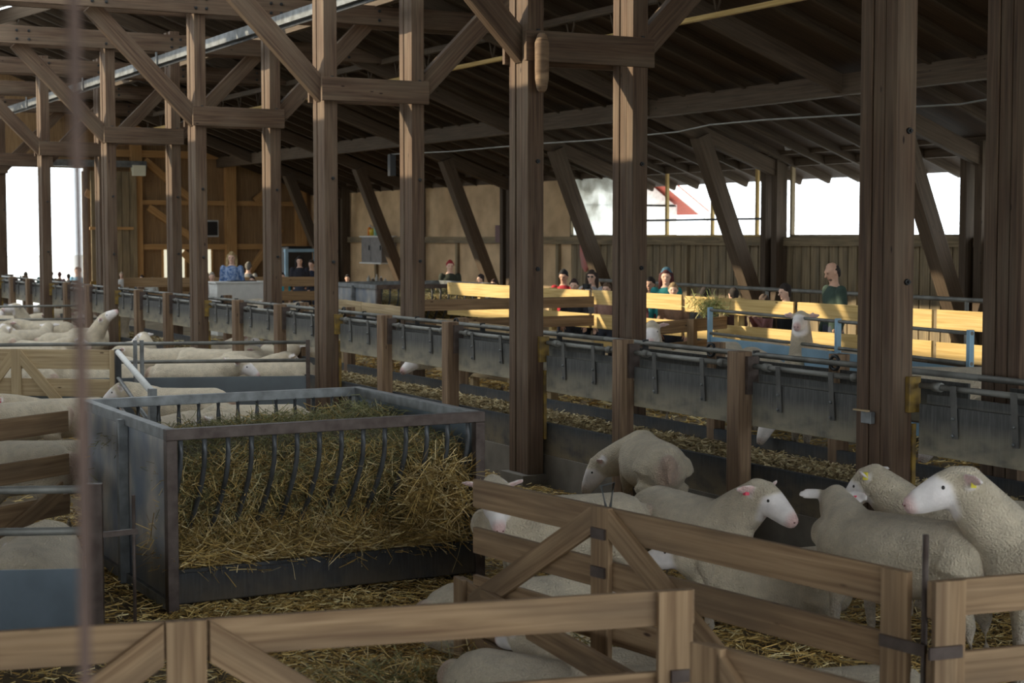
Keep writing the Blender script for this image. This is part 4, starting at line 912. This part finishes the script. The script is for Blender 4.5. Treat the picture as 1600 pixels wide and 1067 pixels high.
S('s_down', 400, 632, 178, 'sheep with long back right behind the feeder back rim')
S('s_fwd', 440, 656, 165, 'sheep nearest the feeder inside its back bars, low at right')
S('l_down', 225, 573, 250, 'sheep rump rising just above the grey sheet of the long hurdle', sc_=1.1)
S('s_fwd', 298, 565, -8, 'sheep walking right behind the lower pipe of the long hurdle')
S('s_fwd', 432, 562, 170, 'sheep at the right end of the long hurdle, behind its lower pipe')
S('s_left', 400, 548, 25, 'sheep with white head turned right below the third short post')
S('s_fwd', 262, 544, 200, 'sheep behind the double upright of the long hurdle')
S('s_fwd', 330, 545, -15, 'sheep in the second line behind the long hurdle')
S('s_left', 215, 532, 80, 'sheep facing the trough near the third near-row post')
S('s_right', 345, 534, 75, 'sheep turned towards the trough below the rubber panels')
S('s_down', 420, 541, 100, 'sheep grazing at the trough left of the second near-row post')
S('s_fwd', 95, 566, -15, 'white faced sheep behind the pale wooden gate')
S('s_fwd', 35, 572, 150, 'sheep behind the left brace of the pale gate')
S('s_fwd', 150, 570, 200, 'sheep behind the right brace of the pale gate')
S('s_up', 150, 512, 25, 'sheep stretching its neck up to the trough boards')
S('s_long', 110, 520, 18, 'sheep with head raised high beside the fourth near-row post')
S('s_left', 45, 515, 60, 'round sheep with bowed head in front of the far hurdle')
S('s_right', 8, 520, 120, 'sheep cut by the left edge in front of the far hurdle')
S('l_fwd', 120, 536, 190, 'sheep resting low behind the pale gate top')
S('l_side', 98, 545, 30, 'small cream sheep asleep just above the pale gate')
S('s_fwd', 75, 503, 175, 'sheep with dark ear behind the lower far pipe')
S('s_fwd', 20, 493, 0, 'sheep far left beyond the far hurdle')
S('s_down', 95, 482, 40, 'sheep with woolly head just right of centre beyond the far hurdle')
S('s_left', 50, 487, 200, 'sheep with bluish white face beyond the far hurdle')
S('s_fwd', 110, 478, 185, 'farthest sheep in front of the bright barn door')
S('l_fwd', 330, 560, 20, 'sheep resting between two standing ones behind the long hurdle')
S('s_up', 172, 505, 70, 'sheep behind the rope looking up at the trough boards', sc_=1.0)
S('s_left', 60, 533, 330, 'sheep with lowered white face in front of the far hurdle sheet')
S('s_right', 30, 540, 200, 'sheep with folded ears just above the left end of the pale gate')
S('s_up', 70, 498, 200, 'sheep with raised head between the two far hurdle pipes')
S('s_left', 130, 492, 260, 'sheep facing the camera beyond the far hurdle beside the rope')
S('s_right', 15, 506, 300, 'sheep facing the camera at the far left edge')
S('s_up', 480, 545, 260, 'sheep looking at the camera at the right end of the long hurdle', sc_=.9)
S('s_left', 375, 560, -20, 'sheep with a clear white face in the middle of the long hurdle')
S('s_down', 200, 560, 290, 'sheep with bowed head beside the double hurdle upright')
S('s_left', 12, 690, 170, 'sheep low at the left edge behind the dark board fence')
# --- beyond the trough
ST['s_reach'] = dict(ny=5, np_=-12, nl=.50, hy=12, hp=-24, voxel=.014)
S('s_reach', 690, 560, 208, 'white sheep putting its head through the barrier into the trough', z0=FF, pos=(8.95, 17.4), sc_=.95)
ST['s_look'] = dict(ny=0, np_=58, nl=.38, hy=0, hp=-30, voxel=.016)
S('s_look', 1068, 540, 262, 'white faced sheep looking at the camera beyond the trough', z0=FF, pos=(10.15, 15.35))
S('s_neck', 1290, 560, 250, 'sheep with its neck raised high behind the blue hurdle', z0=FF, pos=(11.2, 13.95), sc_=1.02)
S('s_down', 1100, 575, 5, 'sheep standing against the left end of the light blue hurdle sheet', z0=FF, pos=(9.6, 13.4), sc_=1.08)
S('s_down', 1480, 562, 165, 'sheep at the right end of the blue hurdle, only its back showing', z0=FF, pos=(9.75, 10.35), sc_=1.12)
S('s_down', 1320, 545, 100, 'rounded sheep rump just right of the raised neck', z0=FF, pos=(11.25, 13.2), sc_=1.0)
S('s_down', 1170, 545, 20, 'sheep back between the two rings of the upper trough pipe', z0=FF, pos=(11.2, 15.0), sc_=1.0)
S('s_down', 720, 500, 10, 'sheep back visible under the far ring bracket', z0=FF, pos=(9.3, 17.6), sc_=.9)
S('s_down', 455, 452, 20, 'curly grey-white sheep beyond the trough right of the counter', z0=FF, pos=(10.0, 26.9), sc_=1.05)
S('s_fwd', 405, 460, 30, 'sheep with low head in front of the white counter', z0=FF, pos=(9.6, 28.6))
S('s_down', 1075, 655, 200, 'sheep lowering its muzzle into the trough under the central rubber panel', z0=FF, pos=(9.0, 10.9), sc_=.85)
S('s_down', 1300, 690, 170, 'sheep seen below the rubber panel left of the nearest timber post', z0=FF, pos=(9.25, 8.9), sc_=.95)
# ================================================================== PEOPLE
def cmat(name, c, c2=None, scale=(14, 14, 14)): return plain(name, c, .85, 0, c2=c2, scale=scale, bmp=.2)
SK1 = np.array((.72, .46, .34)); SK2 = np.array((.60, .36, .25))
def person(loc, label, h=1.7, yaw=270, hair=('short', (.03, .02, .015)), top=('dark', (.03, .03, .035)), arms='down', pitch=-8, skin=SK1, extra=None, full=True, group=None):
    """yaw as for the sheep: 0 faces picture right, 270 faces the camera"""
    s = h/1.75; rot = R(yaw-YAW); x, y, z0 = loc
    root = thing('person', label, 'person', (x, y, z0), group); root.rotation_euler = (0, 0, rot); root.scale = (s,)*3
    def put(me, name, mat):
        if mat is not None: me.materials.clear(); me.materials.append(mat)
        o = bpy.data.objects.new(name, me); C.objects.link(o); o.parent = root; return o
    X = Vector
    hd = dirv(0, pitch); hu = X((-hd.z, 0, hd.x)); side = X((0, 1, 0))
    neck0, Hc = X((-.01, 0, 1.44)), X((.015, 0, 1.608))
    b = MB()
    b.chain([(-.01, 0, 1.40), (-.005, 0, 1.47), (.005, 0, 1.55)], [(.075, .07), (.056, .058), (.055, .06)], 14, up=(0, 1, 0))
    fh = lambda f_, u_, s_=0: Hc+hd*f_+hu*(u_*.87)+side*s_
    b.chain([fh(.02, -.115), fh(.018, -.085), fh(.008, -.04), fh(.0, .01), fh(-.004, .05), fh(-.006, .076)], [(.040, .035), (.056, .062), (.068, .085), (.076, .096), (.073, .091), (.058, .072)], 18, up=hd)
    b.chain([fh(.085, .025), fh(.100, -.005), fh(.112, -.022)], [.010, .013, .015], 8)
    b.ball(fh(.078, -.062), (.02, .026, .009), 8, 6); b.ball(fh(.068, -.10), (.024, .026, .018), 8, 6)
    for q in (1, -1):
        b.ball(fh(-.005, -.005, q*.080), (.018, .009, .03), 8, 6); b.ball(fh(.082, .034, q*.034), (.012, .02, .007), 8, 5)
    b.chain([(0, 0, .88), (0, 0, 1.0), (0, 0, 1.15), (-.01, 0, 1.32), (-.01, 0, 1.41)], [(.155, .10), (.145, .095), (.15, .10), (.175, .105), (.10, .075)], 16, up=(1, 0, 0))
    A = {}
    for q in (1, -1):
        sh = X((-.01, q*.185, 1.385))
        if arms == 'down': el, wr, ha = X((-.02, q*.235, 1.10)), X((.05, q*.235, .86)), X((.07, q*.225, .77))
        elif arms == 'reach': el, wr, ha = X((.22, q*.20, 1.27)), X((.46, q*.11, 1.25)), X((.55, q*.085, 1.25))
        elif arms == 'phone': el, wr, ha = X((.12, q*.22, 1.15)), X((.25, q*.10, 1.36)), X((.27, q*.06, 1.43))
        else: el, wr, ha = X((.05, q*.24, 1.13)), X((.25, q*.16, 1.08)), X((.33, q*.12, 1.08))
        A[q] = (sh, el, wr, ha)
        b.chain([sh, sh.lerp(el, .5), el, wr], [.052, .046, .040, .026], 12)
        d = (ha-wr).normalized(); b.chain([wr, wr.lerp(ha, .6), ha], [(.026, .024), (.040, .018), (.036, .015)], 10)
        sd = d.cross(X((0, 0, 1))) if abs(d.z) < .9 else X((0, 1, 0)); sd.normalize(); dn = sd.cross(d).normalized()
        for k, ln in enumerate((.066, .076, .070, .055)):
            o_ = sd*((k-1.5)*.021); b.chain([ha+o_, ha+o_+d*ln*.55-dn*.004, ha+o_+d*ln-dn*.018], [.0105, .0095, .008], 7)
        b.chain([wr.lerp(ha, .35)+sd*(-.032*q), wr.lerp(ha, .8)+sd*(-.062*q), wr.lerp(ha, 1.15)+sd*(-.068*q)], [.013, .011, .009], 7)
        if full: b.chain([(0, q*.09, .90), (.01, q*.10, .50), (-.01, q*.10, .10), (-.01, q*.10, .05)], [.085, .058, .038, .04], 12); b.chain([(-.05, q*.10, .04), (.13, q*.105, .03)], [(.04, .035), (.036, .025)], 10)
    me = remesh(b, .0095, 3, 'body'); n = len(me.vertices)
    col = np.tile(skin, (n, 1)); co = np.empty(n*3, dtype=np.float32); me.vertices.foreach_get('co', co); co = co.reshape(-1, 3)
    lip = np.exp(-(((co-np.array(fh(.09, -.062)))/np.array((.03, .03, .009)))**2).sum(1))[:, None]; col = col*(1-lip*.7)+np.array((.45, .12, .11))*lip*.7
    eye = sum(np.exp(-(((co-np.array(fh(.084, .018, q*.032)))/np.array((.03, .013, .008)))**2).sum(1)) for q in (1, -1))[:, None]; col = col*(1-eye*.85)+np.array((.05, .03, .02))*eye*.85
    ca = me.color_attributes.new('Col', 'FLOAT_COLOR', 'POINT'); ca.data.foreach_set('color', np.concatenate([col, np.ones((n, 1))], 1).astype(np.float32).ravel())
    put(me, 'body', M['skin'])
    t = MB()
    t.chain([(0, 0, .84), (0, 0, 1.0), (0, 0, 1.15), (-.01, 0, 1.32), (-.01, 0, 1.41), (-.01, 0, 1.445)], [(.172, .118), (.160, .112), (.168, .118), (.195, .122), (.115, .09), (.072, .070)], 18, up=(1, 0, 0), dome=False)
    for q in (1, -1):
        sh, el, wr, ha = A[q]; t.chain([sh, sh.lerp(el, .5), el, el.lerp(wr, .5), wr.lerp(el, .06)], [.070, .062, .054, .046, .038], 12)
    put(remesh(t, .014, 3, 'top'), top[2] if len(top) > 2 and isinstance(top[2], str) else 'sweater', top[3] if len(top) > 3 else cmat('cloth_'+top[0], top[1]))
    if full:
        t = MB()
        t.chain([(0, 0, .80), (0, 0, .92), (0, 0, 1.0)], [(.16, .12), (.165, .12), (.155, .11)], 14, up=(1, 0, 0))
        for q in (1, -1): t.chain([(0, q*.09, .86), (.01, q*.10, .50), (-.01, q*.10, .09)], [.105, .075, .062], 12, dome=False)
        put(remesh(t, .018, 2, 'trousers'), 'trousers', cmat('trousers', (.05, .06, .09)))
    st, hc = hair; hm = cmat('hair_'+st, hc, tuple(v*.5 for v in hc), (40, 40, 8)); t = MB()
    if st in ('short', 'long', 'bun', 'cap', 'hood'):
        t.chain([fh(-.035, -.05), fh(-.03, .0), fh(-.022, .04), fh(-.012, .07), fh(-.008, .088)], [(.064, .058), (.082, .074), (.087, .088), (.083, .096), (.066, .082)], 16, up=hd)
        for q in (1, -1): t.chain([fh(.02, .09, q*.03), fh(.0, .05, q*.078), fh(-.02, -.01, q*.078)], [.028, .018, .016], 8)
    if st == 'long':
        for q in (1, -1): t.chain([fh(-.02, .05, q*.075), fh(-.01, -.06, q*.086), fh(.0, -.18, q*.095), fh(.03, -.28, q*.10)], [(.03, .04), (.028, .045), (.026, .04), (.015, .02)], 10)
        t.chain([fh(-.06, .0), fh(-.075, -.14), fh(-.08, -.28)], [(.08, .04), (.09, .04), (.07, .025)], 12, up=hd)
    if st == 'bald':
        t.chain([fh(-.045, -.05), fh(-.045, .0), fh(-.045, .03)], [(.066, .045), (.079, .058), (.070, .052)], 14, up=hd)
        for q in (1, -1): t.ball(fh(-.02, .01, q*.073), (.03, .010, .035), 8, 6)
    if t.v: put(remesh(t, .010, 2, 'hair'), 'hair', hm)
    if st == 'bald':
        t = MB(); t.ball(fh(.062, -.085), (.026, .046, .026), 10, 8); put(remesh(t, .009, 2, 'beard'), 'beard', cmat('beard', (.20, .12, .085)))
    if extra: extra(root, fh, A, put)
    return root
def cam_item(root, fh, A, put):
    t = MB(); p = (A[1][3]+A[-1][3])/2+Vector((.03, 0, .02)); t.box(p.x-.035, p.x+.035, p.y-.07, p.y+.07, p.z-.045, p.z+.045); t.chain([p+Vector((.03, 0, 0)), p+Vector((.10, 0, 0))], [.038, .038], 14, dome=False)
    put(t.mesh('camera'), 'camera', M['black'])
def hood(root, fh, A, put):
    t = MB(); t.chain([fh(-.05, -.12), fh(-.06, 0), fh(-.04, .06), fh(-.03, .095)], [(.10, .07), (.112, .09), (.105, .105), (.08, .09)], 16, up=(1, 0, 0)); put(remesh(t, .012, 3, 'cap'), 'cap', cmat('slate_cap', (.05, .13, .19)))
def shades(root, fh, A, put):
    t = MB()
    for q in (1, -1): t.ball(fh(.088, .028, q*.034), (.012, .028, .018), 8, 6)
    t.beam(fh(.09, .034, -.06), fh(.09, .034, .06), .008, .006); put(t.mesh('sunglasses'), 'sunglasses', M['black'])
def W(px, py, X_=None, Y_=None, h=1.7):
    """standing point of someone of height h whose crown is at the pixel"""
    p = on_x(px, py, X_) if X_ else on_y(px, py, Y_); return p
def P(px, py, X_, label, h=None, Y_=None, **k):
    p = on_x(px, py, X_) if Y_ is None else on_y(px, py, Y_)
    h = h or (p.z-FF)/1.005
    return person((p.x, p.y, FF if p.y < 48 else -.30), label, h=h, **k)
GRN = (.035, .062, .045)
P(1303, 406, 12.45, 'balding man in a dark green sweater standing at the fence, looking left', yaw=195, pitch=-22, hair=('bald', (.035, .025, .02)), top=('green', GRN), skin=SK2)
P(1228, 441, 12.45, 'dark haired boy stretching both arms out over the fence', yaw=200, pitch=-12, arms='reach', top=('navy', (.012, .014, .02)))
P(1196, 458, 12.6, 'person bent over the fence holding a black camera, next to the boy', yaw=190, pitch=-30, arms='phone', top=('pinkish', (.35, .16, .15)), hair=('short', (.12, .08, .06)), extra=cam_item)
P(1147, 448, 12.7, 'child with dark hair behind the fence between the green hurdle plant and the boy', yaw=120, top=('brown', (.1, .05, .04)))
P(1101, 447, 12.6, 'child with round dark hair behind the fence, near the blue hurdle\'s left end', yaw=100, top=('grey', (.12, .12, .12)))
P(1041, 418, 12.7, 'smiling woman with dark red hair, slate blue cap and teal jacket', yaw=260, hair=('long', (.09, .02, .018)), top=('teal', (.02, .22, .22), 'jacket'), extra=hood)
P(1052, 440, 12.35, 'blond child directly in front of the woman in the teal jacket', yaw=265, hair=('short', (.35, .24, .12)), top=('sand', (.35, .22, .15)))
P(1017, 431, 12.8, 'child with dark hair just right of the second far-row post', yaw=240, top=('maroon', (.14, .04, .04)), skin=SK2)
P(925, 420, 12.8, 'person in sunglasses and light jacket taking a photo', yaw=250, arms='phone', hair=('long', (.05, .03, .02)), top=('light', (.45, .45, .46), 'jacket'), extra=lambda *a: (cam_item(*a), shades(*a)))
P(881, 419, 12.8, 'woman with black hair and a red top behind the fence', yaw=250, pitch=-20, hair=('short', (.012, .011, .014)), top=('red', (.42, .02, .03), 'shirt'), skin=SK2)
P(897, 434, 12.4, 'small child in front of the woman with the red top', yaw=260, hair=('short', (.05, .025, .02)), top=('dark', (.05, .05, .06)))
P(948, 440, 12.7, 'small child left of the second far-row post', yaw=250, hair=('short', (.15, .09, .05)), top=('rose', (.35, .2, .16)))
P(703, 405, 12.6, 'woman with bright red short hair in a dark top behind the far feeder', yaw=280, hair=('short', (.42, .03, .035)), top=('olive', (.03, .035, .02)), Y_=28.5)
P(752, 427, 12.6, 'person with dark curly hair behind the sunlit fence right of the red haired woman', yaw=200, hair=('short', (.04, .025, .02)), top=('grey', (.2, .2, .2)), Y_=27.5)
P(772, 435, 12.5, 'small child at the left edge of the centre post', yaw=240, hair=('short', (.06, .03, .02)), top=('plum', (.2, .08, .12)), Y_=26.5)
FLO = cmat('floral_blue', (.03, .10, .27), (.34, .42, .58), (22, 22, 22))
P(362, 392, None, 'woman with long blond hair in a blue patterned shirt behind the white counter', yaw=272, hair=('long', (.50, .36, .17)), top=('floral', (.1, .15, .3), 'shirt', FLO), Y_=32.3)
P(388, 408, None, 'person in grey clothes partly hidden behind the blond woman', yaw=80, hair=('short', (.2, .18, .15)), top=('greyish', (.25, .24, .22)), Y_=33.4)
P(331, 424, None, 'grey-blond child left of the white counter', yaw=280, hair=('short', (.40, .35, .28)), top=('cream', (.5, .45, .4)), Y_=32.0)
P(394, 430, None, 'child with dark hair looking over the white counter', yaw=265, hair=('short', (.03, .02, .02)), top=('tan', (.4, .3, .2)), Y_=31.9)
P(441, 425, None, 'child with dark hair in a turquoise top right of the fourth far-row post', yaw=290, hair=('short', (.03, .02, .02)), top=('turquoise', (.05, .40, .50)), Y_=34.0)
P(468, 399, None, 'woman with long black hair and a dark jacket near the metal machine', yaw=275, hair=('long', (.015, .012, .012)), top=('ink', (.02, .02, .03), 'jacket'), Y_=35.0)
P(487, 405, None, 'woman in a dark jacket half hidden by the second near-row post', yaw=250, hair=('short', (.05, .03, .02)), top=('night', (.02, .025, .05), 'jacket'), Y_=35.4)
P(543, 428, None, 'child with pinkish top left of the far feeder', yaw=270, hair=('short', (.04, .03, .03)), top=('pink', (.35, .2, .22)), Y_=33.0)
P(190, 424, None, 'child with fair hair beside the sliding door leaf', yaw=280, hair=('short', (.45, .36, .25)), top=('snow', (.6, .58, .55)), Y_=41.0)
P(222, 429, None, 'child in white beside the bright end wall panels', yaw=250, hair=('short', (.05, .035, .03)), top=('white', (.65, .64, .6)), Y_=40.0)
P(238, 433, None, 'small person with white hair in front of the bright end wall panels', yaw=265, hair=('short', (.6, .58, .54)), top=('pearl', (.6, .6, .56)), Y_=39.0)
for k, (px, py, lb, c) in enumerate(((67, 421, 'child with a dark round cap in the bright doorway, leftmost of the row', (.1, .2, .2)), (80, 423, 'child with dark hair in the bright doorway, second of the row', (.12, .22, .22)),
        (93, 424, 'child with reddish hair in the bright doorway, third of the row', (.3, .2, .2)), (107, 427, 'child with black hair in the bright doorway, fourth of the row', (.3, .3, .3)), (40, 424, 'child at the left side of the bright doorway behind a post', (.2, .2, .2)))):
    P(px, py, None, lb, yaw=90, hair=('short', [(.02, .03, .03), (.02, .02, .02), (.15, .05, .04), (.03, .02, .02), (.1, .08, .06)][k]), top=('door%d' % k, c), Y_=43.5)
P(121, 374, None, 'adult in blue clothes standing outside the big bright door', yaw=270, hair=('short', (.2, .1, .05)), top=('sky', (.15, .3, .4)), Y_=50.0, h=1.75)
